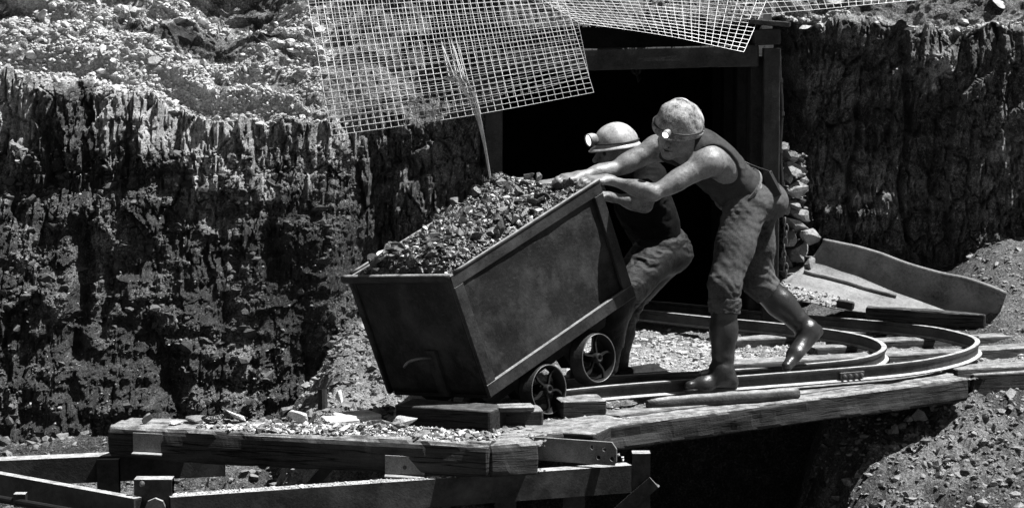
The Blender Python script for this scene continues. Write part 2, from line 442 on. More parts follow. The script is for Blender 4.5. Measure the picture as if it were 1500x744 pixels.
# ------------------------------------------------------------------ implicit surfaces for bodies and clothes
class Sdf:
    def __init__(s, lo, hi, h):
        s.lo = np.asarray(lo, float); s.h = h
        s.n = np.ceil((np.asarray(hi) - s.lo) / h).astype(int) + 1
        s.D = np.full(s.n, .5, np.float32)
    def sub(s, lo, hi):
        a = np.clip(np.floor((lo - s.lo) / s.h).astype(int), 0, s.n - 1); b = np.clip(np.ceil((hi - s.lo) / s.h).astype(int) + 1, 1, s.n)
        sl = tuple(slice(x, y) for x, y in zip(a, b))
        g = np.stack(np.meshgrid(*[s.lo[i] + s.h * np.arange(a[i], b[i]) for i in range(3)], indexing='ij'), -1)
        return sl, g
    def _mix(s, sl, d, k, op):
        A = s.D[sl]
        if op == 'add':
            h = np.maximum(k - np.abs(A - d), 0) / k; s.D[sl] = np.minimum(A, d) - h * h * k / 4
        else:
            d = -d; h = np.maximum(k - np.abs(A - d), 0) / k; s.D[sl] = np.maximum(A, d) + h * h * k / 4
    def cap(s, a, b, r1, r2=None, k=.03, flat=None, ff=1., clip=(), op='add', grow=0.):
        """tapered limb a-b; flat: direction made ff times thinner; clip: (point, normal) planes that cut it"""
        a, b = np.asarray(a, float), np.asarray(b, float); r2 = r1 if r2 is None else r2; r1 += grow; r2 += grow
        m = max(r1, r2) + .07
        sl, g = s.sub(np.minimum(a, b) - m, np.maximum(a, b) + m)
        p = g - a; ba = b - a
        if flat is not None:
            fl = nrm(flat); p = p + (p @ fl)[..., None] * fl * (1 / ff - 1); ba = ba + (ba @ fl) * fl * (1 / ff - 1)
        t = np.clip((p @ ba) / (ba @ ba + 1e-12), 0, 1)
        d = np.linalg.norm(p - t[..., None] * ba, axis=-1) - (r1 + (r2 - r1) * t)
        if flat is not None: d = d * (.5 + .5 * ff)
        for c, n in clip: d = np.maximum(d, (g - np.asarray(c)) @ nrm(n))
        s._mix(sl, d, k, op)
    def chain(s, pts, rad, **kw):
        for i in range(len(pts) - 1): s.cap(pts[i], pts[i + 1], rad[i], rad[i + 1], **kw)
    def ell(s, c, R, ax=None, k=.03, clip=(), op='add', grow=0.):
        R = np.asarray(R, float) + grow; m = R.max() + .07; c = np.asarray(c, float)
        sl, g = s.sub(c - m, c + m); p = g - c
        if ax is not None: p = p @ np.asarray(ax).T
        q = np.linalg.norm(p / R, axis=-1); q2 = np.linalg.norm(p / R ** 2, axis=-1) + 1e-9
        d = q * (q - 1) / q2
        for cc, n in clip: d = np.maximum(d, (g - np.asarray(cc)) @ nrm(n))
        s._mix(sl, d, k, op)
    def cut(s, c, n):
        g = np.stack(np.meshgrid(*[s.lo[i] + s.h * np.arange(s.n[i]) for i in range(3)], indexing='ij'), -1)
        s.D = np.maximum(s.D, ((g - np.asarray(c)) @ nrm(n)).astype(np.float32))
    def mesh(s):
        D = s.D; S = D < 0
        S[0], S[-1], S[:, 0], S[:, -1], S[:, :, 0], S[:, :, -1] = (False,) * 6
        D = np.where(S, D, np.maximum(D, 1e-4))
        c = sum(S[i:S.shape[0] - 1 + i, j:S.shape[1] - 1 + j, k:S.shape[2] - 1 + k].astype(np.int8) for i in (0, 1) for j in (0, 1) for k in (0, 1))
        mix = (c > 0) & (c < 8); cells = np.argwhere(mix); idx = np.full(mix.shape, -1); idx[mix] = np.arange(len(cells))
        acc = np.zeros((len(cells), 3)); cnt = np.zeros(len(cells))
        cor = [(i, j, k) for i in (0, 1) for j in (0, 1) for k in (0, 1)]
        for a in cor:
            for ax in range(3):
                if a[ax]: continue
                b = list(a); b[ax] = 1
                ia = cells + a; ib = cells + b
                va = D[ia[:, 0], ia[:, 1], ia[:, 2]]; vb = D[ib[:, 0], ib[:, 1], ib[:, 2]]
                x = (va < 0) != (vb < 0); t = np.where(x, va / np.where(x, va - vb, 1), 0)
                acc += x[:, None] * (np.array(a) + t[:, None] * (np.array(b) - np.array(a))); cnt += x
        v = s.lo + s.h * (cells + acc / cnt[:, None])
        q = []
        for ax in range(3):
            o1, o2 = [(1, 2), (2, 0), (0, 1)][ax]
            A = np.take(S, range(S.shape[ax] - 1), ax); B = np.take(S, range(1, S.shape[ax]), ax)
            for inside in (True, False):
                e = np.argwhere((A == inside) & (B != inside))
                e = e[(e[:, o1] > 0) & (e[:, o2] > 0)]
                d1 = np.zeros(3, int); d1[o1] = 1; d2 = np.zeros(3, int); d2[o2] = 1
                quad = [e - d1 - d2, e - d2, e, e - d1]
                quad = np.stack([idx[w[:, 0], w[:, 1], w[:, 2]] for w in quad], 1)
                q.append(quad if inside else quad[:, ::-1])
        return v, np.concatenate(q)
def smooth_mesh(v, f, it=2, lam=.5):
    e = np.concatenate([f[:, [0, 1]], f[:, [1, 2]], f[:, [2, 3]], f[:, [3, 0]]]); e = np.unique(np.sort(e, 1), axis=0)
    for _ in range(it):
        a = np.zeros_like(v); c = np.zeros(len(v))
        np.add.at(a, e[:, 0], v[e[:, 1]]); np.add.at(a, e[:, 1], v[e[:, 0]]); np.add.at(c, e[:, 0], 1); np.add.at(c, e[:, 1], 1)
        v = v + lam * (a / np.maximum(c, 1)[:, None] - v)
    return v
def vnormals(v, f):
    n = np.cross(v[f[:, 2]] - v[f[:, 0]], v[f[:, 3]] - v[f[:, 1]]); a = np.zeros_like(v)
    for k in range(4): np.add.at(a, f[:, k], n)
    return a / (np.linalg.norm(a, axis=1)[:, None] + 1e-12)
def sdf_part(name, S, m, parent, it=2, wr=None, smooth=True):
    v, f = S.mesh(); v = smooth_mesh(v, f, it)
    if wr is not None:
        n = vnormals(v, f); v = v + n * wr(v)[:, None]
    o = put(name, npmesh(name, v - rootloc(parent), [f], smooth), m, parent)
    return o

# ================================================================== SETTING
# ------------------------------------------------------------------ cliff: coal seam with shale debris sloping back above it
KX = lambda px, Y: (px - 750) / FPX * Y
PORT_L, PORT_R, PORT_TOP, PORT_Y = KX(724, 15.0), KX(1124, 15.0), 1.71, 15.0
def cliff():
    NX, NF, NS1, NS2 = 1040, 270, 170, 40
    xs = np.linspace(-5.0, 5.0, NX)
    kz = [(-5.5, 1.45), (KX(0, 14.9), 1.41), (KX(130, 14.9), 1.46), (KX(200, 14.9), 1.32), (KX(260, 14.9), 1.20), (KX(310, 14.9), 1.10), (KX(400, 14.9), 1.13), (KX(480, 14.9), 1.12), (KX(560, 14.9), 1.14), (KX(660, 14.9), 1.17), (KX(700, 14.9), 1.30), (KX(735, 15), 1.72), (KX(1110, 15), 1.74), (KX(1160, 15), 1.73), (KX(1220, 15.6), 1.69), (KX(1480, 15.6), 1.71), (5.5, 1.6)]
    zt = np.interp(xs, *zip(*kz)) + .05 * fbm2(xs * 2.3, xs * 0, 3, 4)
    sF = np.linspace(0, 1, NF); Z0 = -1.15
    s1 = np.linspace(0, 1.5, NS1)[1:]; s2 = np.linspace(1.5, 4.8, NS2)[1:]; sS = np.concatenate([s1, s2])
    X = np.repeat(xs[:, None], NF + len(sS), 1)
    Zf = Z0 + (zt[:, None] - Z0) * sF[None, :]
    # plan of the face: left wall leans, lower part is a steep rubble bank; right wall stands further back
    left = 1 - sstep(KX(470, 14.9), KX(580, 14.9), xs)
    right = sstep(KX(1112, 15), KX(1128, 15.3), xs)
    ytop = 14.9 + .10 * right * 7
    Yv = ytop[:, None] - .10 * (1 - sF[None, :])
    z = Zf
    bank = 14.0 + np.clip((z + .75) / 1.6, -.3, 1) * .72
    Yl = np.where(z < .85, bank, 14.74 + (z - .85) * .22)
    # ledge with a hollow under the hard upper seam on the far left
    led = np.exp(-((z - .80) / .09) ** 2) * (1 - sstep(KX(230, 14.9), KX(330, 14.9), X[:, :NF]))
    Yl = Yl + .06 * led
    led2 = np.exp(-((z - .62) / .05) ** 2) * sstep(KX(240, 14.9), KX(340, 14.9), X[:, :NF])
    Yl = Yl + .05 * led2
    Yf = left[:, None] * Yl + (1 - left[:, None]) * Yv
    slope = np.radians(38 + 7 * vn2(xs * 1.3, xs * 0, 8))[:, None]
    Zs = zt[:, None] + sS[None, :] * np.sin(slope) - .05 * np.exp(-sS[None, :] / .06) * 0
    Ys = Yf[:, -1:] + sS[None, :] * np.cos(slope)
    Z = np.concatenate([Zf, Zs], 1); Y = np.concatenate([Yf, Ys], 1)
    S = np.concatenate([np.repeat(sF[None] * 0, NX, 0), np.repeat(sS[None], NX, 0)], 1)
    face = 1 - sstep(0.0, .10, S)
    # blocky vertical jointing
    wx = X + .035 * fbm2(X * 4, Z * .9, 21, 3) + .008 * fbm2(X * 14, Z * 9, 22, 2)
    zz = Z + .06 * fbm2(X * 5, Z * 2, 33, 3)
    c1, c2, d, e, ox, oy = vor(wx * 3.2, zz * 1.5, 1); b1 = (c1 - .5) * .20 + ox * (c2 - .5) * .10
    c1, c2, d, e, ox, oy = vor(wx * 10, zz * 3.4, 2); b2 = (c1 - .5) * .075 + ox * (c2 - .5) * .10 + .035 * (1 - sstep(0, .10, e - d))
    c1, c2, d, e, ox, oy = vor(wx * 26, zz * 6, 3); b3 = (c1 - .5) * .042 + ox * (c2 - .5) * .06 + oy * (c1 - .5) * .03 + .020 * (1 - sstep(0, .14, e - d))
    c1, c2, d, e, ox, oy = vor(wx * 55, zz * 18, 4); b4 = (c1 - .5) * .026
    bed = .018 * vn2(X * 1.2, Z * 11, 12) + .012 * vn2(X * 3, Z * 26, 13)
    lowbank = left[:, None] * (1 - sstep(.55, .95, Z)) * (1 - sstep(0, .01, S))
    joint = (b1 * .8 + b2 + b3 + b4 + bed)
    q1, q2, d, e, ox, oy = vor(X * 11, Z * 13, 6); r1 = (q1 - .5) * .05 + .05 * (.5 - d) + oy * (q2 - .5) * .05
    q1, q2, d, e, ox, oy = vor(X * 28, Z * 34, 7); r2 = (q1 - .5) * .022 + .022 * (.5 - d)
    big = .10 * fbm2(X * 1.5, Z * 1.8, 41, 4)
    rub = .026 * fbm2(X * 5, Z * 8, 44, 5, .5) + r2 * .55 + .65 * r1 + 1.6 * bed + .25 * b2 + .35 * b3
    mixr = np.clip(lowbank * (.55 + .5 * fbm2(X * 1.7, Z * 1.9, 51, 3)), 0, 1)
    disp = face * ((1 - mixr) * joint + mixr * rub + big * .8)
    # narrow dark cleft and other rifts
    def cleft(pxx, za, zb, w, dp):
        xx = KX(pxx, 14.5) + .03 * np.sin(Z * 7)
        return dp * np.exp(-((X - xx) / w) ** 2) * sstep(za - .12, za, Z) * (1 - sstep(zb, zb + .1, Z))
    rift = cleft(118, -.15, .55, .06, .17) + cleft(150, .0, .35, .04, .14) + cleft(395, .3, .5, .05, .1) + cleft(1172, .3, 1.75, .13, .45) + cleft(1290, .2, 1.2, .02, .1) + cleft(1372, .4, 1.6, .02, .1) + cleft(262, -.7, -.2, .08, .15)
    disp = disp + face * rift
    # slope relief: bedding steps, lumps
    sb = .10 * fbm2(X * 1.6, S * 3.0, 61, 4) + .06 * vn2(X * 1.1, S * 9 + X * .5, 62)
    q1, q2, d, e, ox, oy = vor(X * 9, S * 14, 63); sl1 = (q1 - .4) * .05 * (.8 - d)
    q1, q2, d, e, ox, oy = vor(X * 24, S * 30, 64); sl2 = (q1 - .3) * .030 * (.9 - d)
    q1, q2, d, e, ox, oy = vor(X * 5, S * 9 + fbm2(X * 2, S * 2, 3, 2), 65); ledge = (q1 - .5) * .12 * sstep(.35, .8, S)
    sd = (1 - face) * (sb + sl1 * 1.5 + sl2 * 1.5 + ledge)
    Y = Y + disp - sd * .62; Z = Z + sd * .78
    # lip crumbles
    lip = np.exp(-(S / .07) ** 2) * (S > 0) + np.exp(-((Z - zt[:, None]) / .06) ** 2) * (S == 0)
    Y = Y + .05 * lip * fbm2(X * 7, Z * 3, 71, 4)
    Z = Z + .07 * lip * fbm2(X * 5, Y * 3, 72, 4)
    # how much pale debris; right wall also paled to paint in light
    n1 = fbm2(X * 2.2, Z * 2.6, 81, 5); n2 = fbm2(X * 9, Z * 11, 82, 4)
    dl = .80 + .22 * n2 + .26 * n1 + .18 * np.exp(-(S / .12) ** 2) - .75 * sstep(.42, .62, S) * sstep(-.1, .5, n1 + .6 * vn2(X * 1.5, S * 10, 83))
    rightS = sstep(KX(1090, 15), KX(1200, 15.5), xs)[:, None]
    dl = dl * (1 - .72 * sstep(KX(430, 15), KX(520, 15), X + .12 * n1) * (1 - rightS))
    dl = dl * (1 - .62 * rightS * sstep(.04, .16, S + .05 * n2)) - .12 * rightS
    dfa = .05 + .10 * sstep(.2, .9, n1 + .5 * n2) + .30 * sstep(.35, .95, vn2(X * 17, Z * 1.6, 85) * .7 + .6 * fbm2(X * 2.0, Z * 2.4, 86, 3)) * (1 - left[:, None]) + (1 - left[:, None]) * (.07 + .10 * sstep(-.5, .6, n2))  # right wall lifted overall so its colour looks more lit
    dfa = dfa + (.45 * np.exp(-((X - KX(1372, 15.6)) / .10) ** 2 - ((Z - 1.35) / .25) ** 2) + .4 * np.exp(-((X - KX(1262, 15.6)) / .18) ** 2 - ((Z - .62) / .16) ** 2) + .35 * np.exp(-((X - KX(1470, 15.6)) / .12) ** 2 - ((Z - .9) / .2) ** 2)) * sstep(-.3, .6, n2)
    dfa = dfa + .14 * left[:, None] * sstep(.82, 1.05, Z) * sstep(-.6, .5, n2)
    # spills of debris running down the face
    spill = left[:, None] * sstep(.02, .75, .35 * n1 + .75 * fbm2(X * 5, Z * 1.3, 84, 4) + .95 * sstep(zt[:, None] - .50, zt[:, None] + .03, Z) - .05)
    patch = np.exp(-((X - KX(335, 14.6)) / .48) ** 2 - ((Z - .72) / .17) ** 2) * 1.15
    patch = patch + .4 * np.exp(-((X - KX(345, 14.4)) / .22) ** 2 - ((Z - .05) / .35) ** 2) + .35 * np.exp(-((X - KX(60, 14.4)) / .5) ** 2 - ((Z - .45) / .3) ** 2)
    patch = patch * sstep(-.45, .55, n2 + .6 * n1)
    lowd = lowbank * (.04 + .12 * sstep(-.2, .9, n2 + n1))
    df = np.clip(dfa + .50 * spill + .5 * patch + lowd, 0, 1)
    # upward faces catch more
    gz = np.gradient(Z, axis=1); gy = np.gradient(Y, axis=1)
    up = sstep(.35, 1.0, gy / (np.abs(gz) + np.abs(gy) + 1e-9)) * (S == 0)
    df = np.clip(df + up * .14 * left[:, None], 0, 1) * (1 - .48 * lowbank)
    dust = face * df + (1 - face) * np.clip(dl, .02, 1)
    NR = X.shape[1]
    v = np.stack([X, Y, Z], -1).reshape(-1, 3)
    i, j = np.meshgrid(np.arange(NX - 1), np.arange(NR - 1), indexing='ij'); a = i * NR + j
    q = np.stack([a, a + NR, a + NR + 1, a + 1], -1).reshape(-1, 4)
    cx = v[q, 0].mean(1); cz = v[q, 2].mean(1); cy = v[q, 1].mean(1)
    keep = ~((cx > PORT_L) & (cx < PORT_R) & (cz < PORT_TOP + .02) & (cy < 15.5))
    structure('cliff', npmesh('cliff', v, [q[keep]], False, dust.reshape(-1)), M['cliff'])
    return X, Y, Z, S, dust
CX, CY, CZ, CS, CD = cliff()
# loose stones on the slope above and on the bank
def on_cliff(mask, n):
    idx = np.flatnonzero(mask.ravel()); k = RNG.choice(idx, n)
    return np.stack([CX.ravel()[k], CY.ravel()[k], CZ.ravel()[k]], 1) + RNG.normal(size=(n, 3)) * .004, CD.ravel()[k]
p, dd = on_cliff((CS > .0) & (CS < 1.45) & (CD > .55) & (np.abs(CX) < 4.2), 16000)
stuff('loose_shale', p, np.minimum(logn(len(p), .0095, .6), .05), M['shale'], 'broken grey shale lying all over the slope above the coal seam', 'shale debris', SMALL)
p, dd = on_cliff((CS > .0) & (CS < 1.4) & (CD > .5) & (CX < 1.9) & (CX > -4.2), 4500)
stuff('pale_shale_chips', p, np.minimum(logn(len(p), .012, .5), .04), M['shale_pale'], 'pale chips of shale glinting on the slope above the coal', 'shale chips', SMALL)
p, dd = on_cliff((CS == 0) & (CZ > -.9) & (CZ < 1.0) & (CD > .08) & (CX < KX(520, 14.5)) & (CX > -4.2), 10000)
stuff('bank_rubble', p, np.minimum(logn(len(p), .008, .75), .06), M['bank'], 'dark broken coal and stone on the bank under the left coal face', 'rubble', SMALL)
p, dd = on_cliff((CS == 0) & (CZ > -.9) & (CZ < 1.0) & (CX < KX(520, 14.5)) & (CX > -4.2), 2200)
stuff('bank_chips', p, np.minimum(logn(len(p), .0048, .5), .02), M['shale'], 'small pale chips standing in for glints on the dark bank at left', 'shale chips', SMALL)  # pale stones scattered to imitate sparkles on the bank
p, dd = on_cliff((CS == 0) & (CZ > -.2) & (CZ < 1.6) & (CX > KX(1150, 15.5)), 500)
stuff('wall_chips', p, np.minimum(logn(len(p), .0048, .5), .016), M['stack'], 'small chips caught on the right coal face', 'shale chips', SMALL)
# larger blocks standing out on the slope
for px, py, sz, pale in [(96, 38, .05, 1), (262, 30, .10, 0), (180, 12, .09, 0), (60, 28, .08, 0), (412, 28, .045, 1), (356, 78, .05, 1), (425, 60, .05, 1), (300, 96, .045, 0), (30, 70, .05, 0), (68, 60, .035, 1), (1275, 36, .05, 1), (1410, 32, .06, 0), (1330, 42, .05, 0), (1225, 4, .09, 1), (1465, 8, .08, 0), (1180, 40, .05, 0)]:
    # nearest place of the cliff surface seen there
    kk = CY * cF[1] + (CZ - CAM_H) * cF[2]
    ux = 750 + FPX * CX / kk; uy = 372 - FPX * (CY * cU[1] + (CZ - CAM_H) * cU[2]) / kk
    w = np.hypot(ux - px, uy - py) + np.where(CS > 0, 0, 40); k = np.argmin(w)
    c = V(CX.ravel()[k], CY.ravel()[k] - .01, CZ.ravel()[k] - sz * .3)
    side = 'beside the mine portal' if px > 1000 else 'left of the wire mesh'
    lump('boulder', c, sz, M['shale_pale'] if pale else M['shale'],
         ('pale angular block' if pale else 'dark grey slab of shale') + ' on the slope ' + side, 'boulder', 'blocks lying on the debris slope', BIGR, stretch=(1.2, .9, .7))

# ------------------------------------------------------------------ lower ground: trench, gravel heap, rubble slope on the right
A_ = G(735, 645, -.1); B_ = G(1420, 553, -.1)
def low_z(x, y):
    z = -.88 + .10 * fbm2(x * 1.6, y * 1.6, 5, 4)
    z = z + sstep(13.2, 14.3, y) * .30 * (1 - sstep(-1.3, -.6, x))
    heap = -.24 + .20 * sstep(12.2, 14.4, y) + .03 * fbm2(x * 3, y * 3, 6, 3)
    wh = sstep(-1.42, -.93, x + .12 * fbm2(y * 1.5, x, 9, 3)) * sstep(11.75, 12.3, y) * (1 - sstep(-.5, -.25, x))
    z = z * (1 - wh) + heap * wh
    void = sstep(-.4, -.1, x)
    z = z * (1 - void) + void * np.where(y > 13.9, -.5, -1.5)
    edge = 1.42 + .16 * fbm2(y * 2.2, y * 0, 15, 4)
    wr = sstep(edge - .05, edge + .55, x)
    sl = np.clip(-.27 - (13.0 - y) * .62 + .06 * fbm2(x * 2, y * 2, 7, 4), -1.8, -.22)
    return z * (1 - wr) + np.maximum(sl, z) * wr
def grid_mesh(name, x0, x1, y0, y1, h, fz, fd, m, keepf=None, rough=1.):
    nx, ny = int((x1 - x0) / h), int((y1 - y0) / h)
    X, Y = np.meshgrid(np.linspace(x0, x1, nx), np.linspace(y0, y1, ny), indexing='ij')
    Z = fz(X, Y)
    q1, q2, d, e, ox, oy = vor(X * 13, Y * 13, 91); q3, q4, d2, e2, ox2, oy2 = vor(X * 30, Y * 30, 92)
    R = (q1 - .3) * .045 * (.8 - d) + ox * (q2 - .5) * .05 + (q3 - .3) * .022 * (.9 - d2)
    Z = Z + R * rough + .008 * fbm2(X * 12, Y * 12, 93, 3)
    D = fd(X, Y)
    i, j = np.meshgrid(np.arange(nx - 1), np.arange(ny - 1), indexing='ij'); a = i * ny + j
    q = np.stack([a, a + ny, a + ny + 1, a + 1], -1).reshape(-1, 4)
    v = np.stack([X, Y, Z], -1).reshape(-1, 3)
    if keepf is not None:
        c = v[q].mean(1); q = q[keepf(c[:, 0], c[:, 1])]
    structure(name, npmesh(name, v, [q], False, D.ravel()), m)
    return X, Y, Z, D
def low_d(x, y):
    n = fbm2(x * 3, y * 3, 17, 4)
    d = .12 + .22 * sstep(-.3, .6, n)
    wh = sstep(-1.25, -.95, x) * sstep(11.8, 12.3, y) * (1 - sstep(-.3, -.1, x))
    d = d * (1 - wh) + (.52 + .2 * n) * wh
    wr = sstep(1.4, 1.7, x)
    return d * (1 - wr) + (.14 + .30 * sstep(-.3, .9, n + .6 * fbm2(x * 8, y * 8, 18, 3))) * wr
LX, LY, LZ, LD = grid_mesh('ground', -4.6, 4.6, 8.6, 15.4, .02, low_z, low_d, M['ground'], None, 1.3)
# the plain the camera stands over, far below and all round
pl = MB(); pl.add([(-60, -40, -2.2), (60, -40, -2.2), (60, 9.5, -2.2), (-60, 9.5, -2.2)], [(0, 1, 2, 3)])
pl.add([(-4.6, 8.6, -.9), (4.6, 8.6, -.9), (6, 8.0, -2.25), (-6, 8.0, -2.25)], [(0, 1, 2, 3)])
structure('quarry_floor', pl.mesh('quarry_floor'), mat('quarry_floor', .10, .5, 2, .95, .4, 20))

# ------------------------------------------------------------------ deck of earth and planks that carries the rails
dn = nrm(V(-(B_ - A_)[1], (B_ - A_)[0], 0))
def deck_keep(x, y):
    inside = ((x - A_[0]) * dn[0] + (y - A_[1]) * dn[1]) > .05
    return inside & (x > -.62 + .05 * np.sin(y * 9)) & (x + (y - 11.8) * .0 > -.60)
def deck_z(x, y):
    z = -.125 + .010 * fbm2(x * 2.5, y * 2.5, 27, 3)
    z = z + sstep(14.5, 15.6, y) * sstep(1.75, 2.3, x) * .26 + sstep(2.7, 3.1, x) * sstep(14.0, 15.2, y) * .20
    z = z + .05 * sstep(1.6, 1.9, x) * sstep(14.0, 14.9, y)
    z = z - .08 * (1 - sstep(-.62, -.48, x))
    return z
def deck_d(x, y):
    n = fbm2(x * 2.5, y * 2.5, 37, 4)
    d = .50 + .30 * n
    d = d * (1 - .55 * sstep(14.6, 15.2, y) * (1 - sstep(2.5, 2.9, x)))
    d = d * (1 - .45 * sstep(2.2, 2.8, x) * sstep(14, 14.6, y))
    return np.clip(d, .05, 1)
DX, DY, DZ, DD = grid_mesh('earth_deck', -.66, 4.8, 10.9, 15.9, .016, deck_z, deck_d, M['ground'], deck_keep, .55)
def surf_pts(X, Y, Z, mask, n):
    idx = np.flatnonzero(mask.ravel()); k = RNG.choice(idx, n)
    return np.stack([X.ravel()[k], Y.ravel()[k], Z.ravel()[k]], 1)
km = deck_keep(DX, DY)
p = surf_pts(DX, DY, DZ, km & (DD > .35) & (DX > -.6), 5200)
stuff('ballast', p, np.minimum(logn(len(p), .008, .5), .03), M['shale'], 'small grey ballast scattered between the rails and sleepers', 'ballast', SMALL)
p = surf_pts(DX, DY, DZ, km & (DX > .3) & (DX < 1.75) & (DY > 13.0) & (DY < 14.6), 2600)
stuff('ballast_patch', p, np.minimum(logn(len(p), .011, .5), .035), M['shale'], 'patch of pale ballast inside the loop of rail behind the standing man', 'ballast', SMALL)
p = surf_pts(DX, DY, DZ, km & (DX > 2.3) & (DY > 14.3), 2600)
stuff('rubble_by_chute', p, np.minimum(logn(len(p), .011, .6), .05), M['stack'], 'grey rubble heaped under the right coal face beyond the chute', 'rubble', SMALL)
p = surf_pts(LX, LY, LZ, (LX > -1.35) & (LX < -.45) & (LY > 11.9), 4200)
stuff('gravel_heap', p, np.minimum(logn(len(p), .010, .6), .05), M['stack'], 'sloping heap of light gravel behind and left of the tub', 'gravel', SMALL)
p = surf_pts(LX, LY, LZ, (LX > 1.35) & (LY > 10.5) & (LY < 13.3), 11000)
stuff('slope_rubble', p, np.minimum(logn(len(p), .010, .65), .06), M['stack'], 'broken rubble on the slope under the right end of the deck', 'rubble', SMALL)
p = surf_pts(LX, LY, LZ, (LX > 1.4) & (LY > 10.5) & (LY < 13.3), 4500)
stuff('slope_coal', p, np.minimum(logn(len(p), .014, .5), .05), M['coal'], 'dark coal pieces among the rubble below the deck', 'coal', SMALL)
p = surf_pts(LX, LY, LZ, (LX < -.5) & (LY > 12.2) & (LX > -4), 4000)
stuff('trench_rubble', p, np.minimum(logn(len(p), .016, .55), .07), M['coal_dusty'], 'dark rubble in the trench at the foot of the left face', 'rubble', SMALL)

# ------------------------------------------------------------------ mine tunnel behind the portal
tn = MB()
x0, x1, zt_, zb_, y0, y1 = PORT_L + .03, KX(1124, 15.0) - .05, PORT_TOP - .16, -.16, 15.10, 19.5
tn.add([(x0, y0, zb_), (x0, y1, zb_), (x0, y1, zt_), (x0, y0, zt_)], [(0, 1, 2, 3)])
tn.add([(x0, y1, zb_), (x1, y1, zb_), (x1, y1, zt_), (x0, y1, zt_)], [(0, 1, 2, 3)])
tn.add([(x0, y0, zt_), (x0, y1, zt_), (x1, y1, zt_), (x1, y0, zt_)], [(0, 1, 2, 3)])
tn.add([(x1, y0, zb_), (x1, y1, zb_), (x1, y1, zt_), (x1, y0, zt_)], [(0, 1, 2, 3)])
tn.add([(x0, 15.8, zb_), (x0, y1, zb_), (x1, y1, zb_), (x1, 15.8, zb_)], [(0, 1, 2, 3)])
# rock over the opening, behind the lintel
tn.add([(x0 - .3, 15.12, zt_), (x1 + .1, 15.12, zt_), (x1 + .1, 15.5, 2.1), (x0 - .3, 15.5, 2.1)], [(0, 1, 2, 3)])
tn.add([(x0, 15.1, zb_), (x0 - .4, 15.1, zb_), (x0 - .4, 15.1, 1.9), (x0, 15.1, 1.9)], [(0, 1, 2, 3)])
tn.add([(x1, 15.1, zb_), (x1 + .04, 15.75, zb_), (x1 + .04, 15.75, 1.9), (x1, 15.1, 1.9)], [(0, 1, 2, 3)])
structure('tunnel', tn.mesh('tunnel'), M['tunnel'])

# ================================================================== THINGS
def rrect(w, h, r, n=3):
    pts = []
    for cx, cy, a0 in ((w / 2 - r, h / 2 - r, 0), (-w / 2 + r, h / 2 - r, 90), (-w / 2 + r, -h / 2 + r, 180), (w / 2 - r, -h / 2 + r, 270)):
        for k in range(n + 1):
            a = math.radians(a0 + 90 * k / n); pts.append((cx + r * math.cos(a), cy + r * math.sin(a)))
    # subdivide the flats
    out = []
    for i in range(len(pts)):
        a, b = np.array(pts[i]), np.array(pts[(i + 1) % len(pts)])
        m = max(1, int(np.linalg.norm(b - a) / .03))
        for k in range(m): out.append(a + (b - a) * k / m)
    return np.array(out)
_ts = [0]
def timber(mb, A, B, w, h, r=.015, rough=.006, ref='fronttop', step=.03, taper=1.):
    """baulk whose front top edge runs A-B (w going back, h going down)"""
    _ts[0] += 1; sd = _ts[0] * 3.1
    A, B = np.asarray(A, float), np.asarray(B, float); L = np.linalg.norm(B - A); t = nrm(B - A)
    back = nrm(np.cross(V(0, 0, 1), t)); back = back if back[1] > 0 else -back
    if ref == 'centre': back = nrm(np.cross(V(0, 0, 1), t))
    up = nrm(np.cross(t, back)); up = up if up[2] > 0 else -up
    off = back * w / 2 - up * h / 2 if ref == 'fronttop' else -up * h / 2
    pr = rrect(w, h, r); N = max(4, int(L / step))
    rings = []
    ss = np.concatenate([[0, .004, .012], np.linspace(.03, L - .03, N), [L - .012, L - .004, L]])
    for s in ss:
        sc = 1 - (.012 if (s < .002 or s > L - .002) else .004 if (s < .006 or s > L - .006) else 0) / min(w, h) * 2
        sc *= 1 + (taper - 1) * s / L
        q = A + t * s + off + pr[:, :1] * sc * back + pr[:, 1:] * sc * up
        nn = rough * fbm3(np.stack([q @ t * 2.5, q @ back * 9, q @ up * 9], 1) + sd, sd, 4)
        nn += rough * .5 * np.sign(np.sin(q @ up * 160 + 3 * nn * 100)) * .25
        dirs = pr / (np.linalg.norm(pr, axis=1)[:, None])
        q = q + nn[:, None] * (dirs[:, :1] * back + dirs[:, 1:] * up)
        rings.append(q)
    mb.loft(rings); gg = np.array([[(s, a[0], a[1]) for a in pr] for s in ss]).reshape(-1, 3) + sd * 7.3
    mb.g.append(np.concatenate([gg, gg[:1], gg[-1:]]))
    return t, back, up

# ------------------------------------------------------------------ portal frame
pf = thing('portal_frame', (KX(930, 15.0), 15.0, -.12), 'dark post and lintel frame round the black mine entrance', 'portal')
def post(px0, px1, Y, ztop, zb=-.2, m='post'):
    mb = MB(); xa, xb = KX(px0, Y), KX(px1, Y)
    timber(mb, ((xa + xb) / 2, Y, zb), ((xa + xb) / 2 + .0005, Y, ztop), xb - xa, .13, .008, .003, 'centre')
    return mb
def vpost(xa, xb, ya, yb, za, zb, m, rough=.003):
    mb = MB(); N = 50; pr = rrect(xb - xa, yb - ya, .008); rings = []
    for z in np.linspace(za, zb, N):
        q = np.column_stack([(xa + xb) / 2 + pr[:, 0], (ya + yb) / 2 + pr[:, 1], np.full(len(pr), z)])
        nn = rough * fbm3(q * V(14, 14, 3), xa, 3); q[:, :2] += nn[:, None] * np.sign(pr)
        rings.append(q)
    mb.loft(rings); return mb
part('post', vpost(KX(711, 14.95), KX(736, 14.95), 14.88, 15.02, -.2, 1.46, None), M['post'], pf)
part('post', vpost(KX(1099, 14.95), KX(1119, 14.95), 14.95, 15.12, -.2, 1.55, None), M['tunnel'], pf)
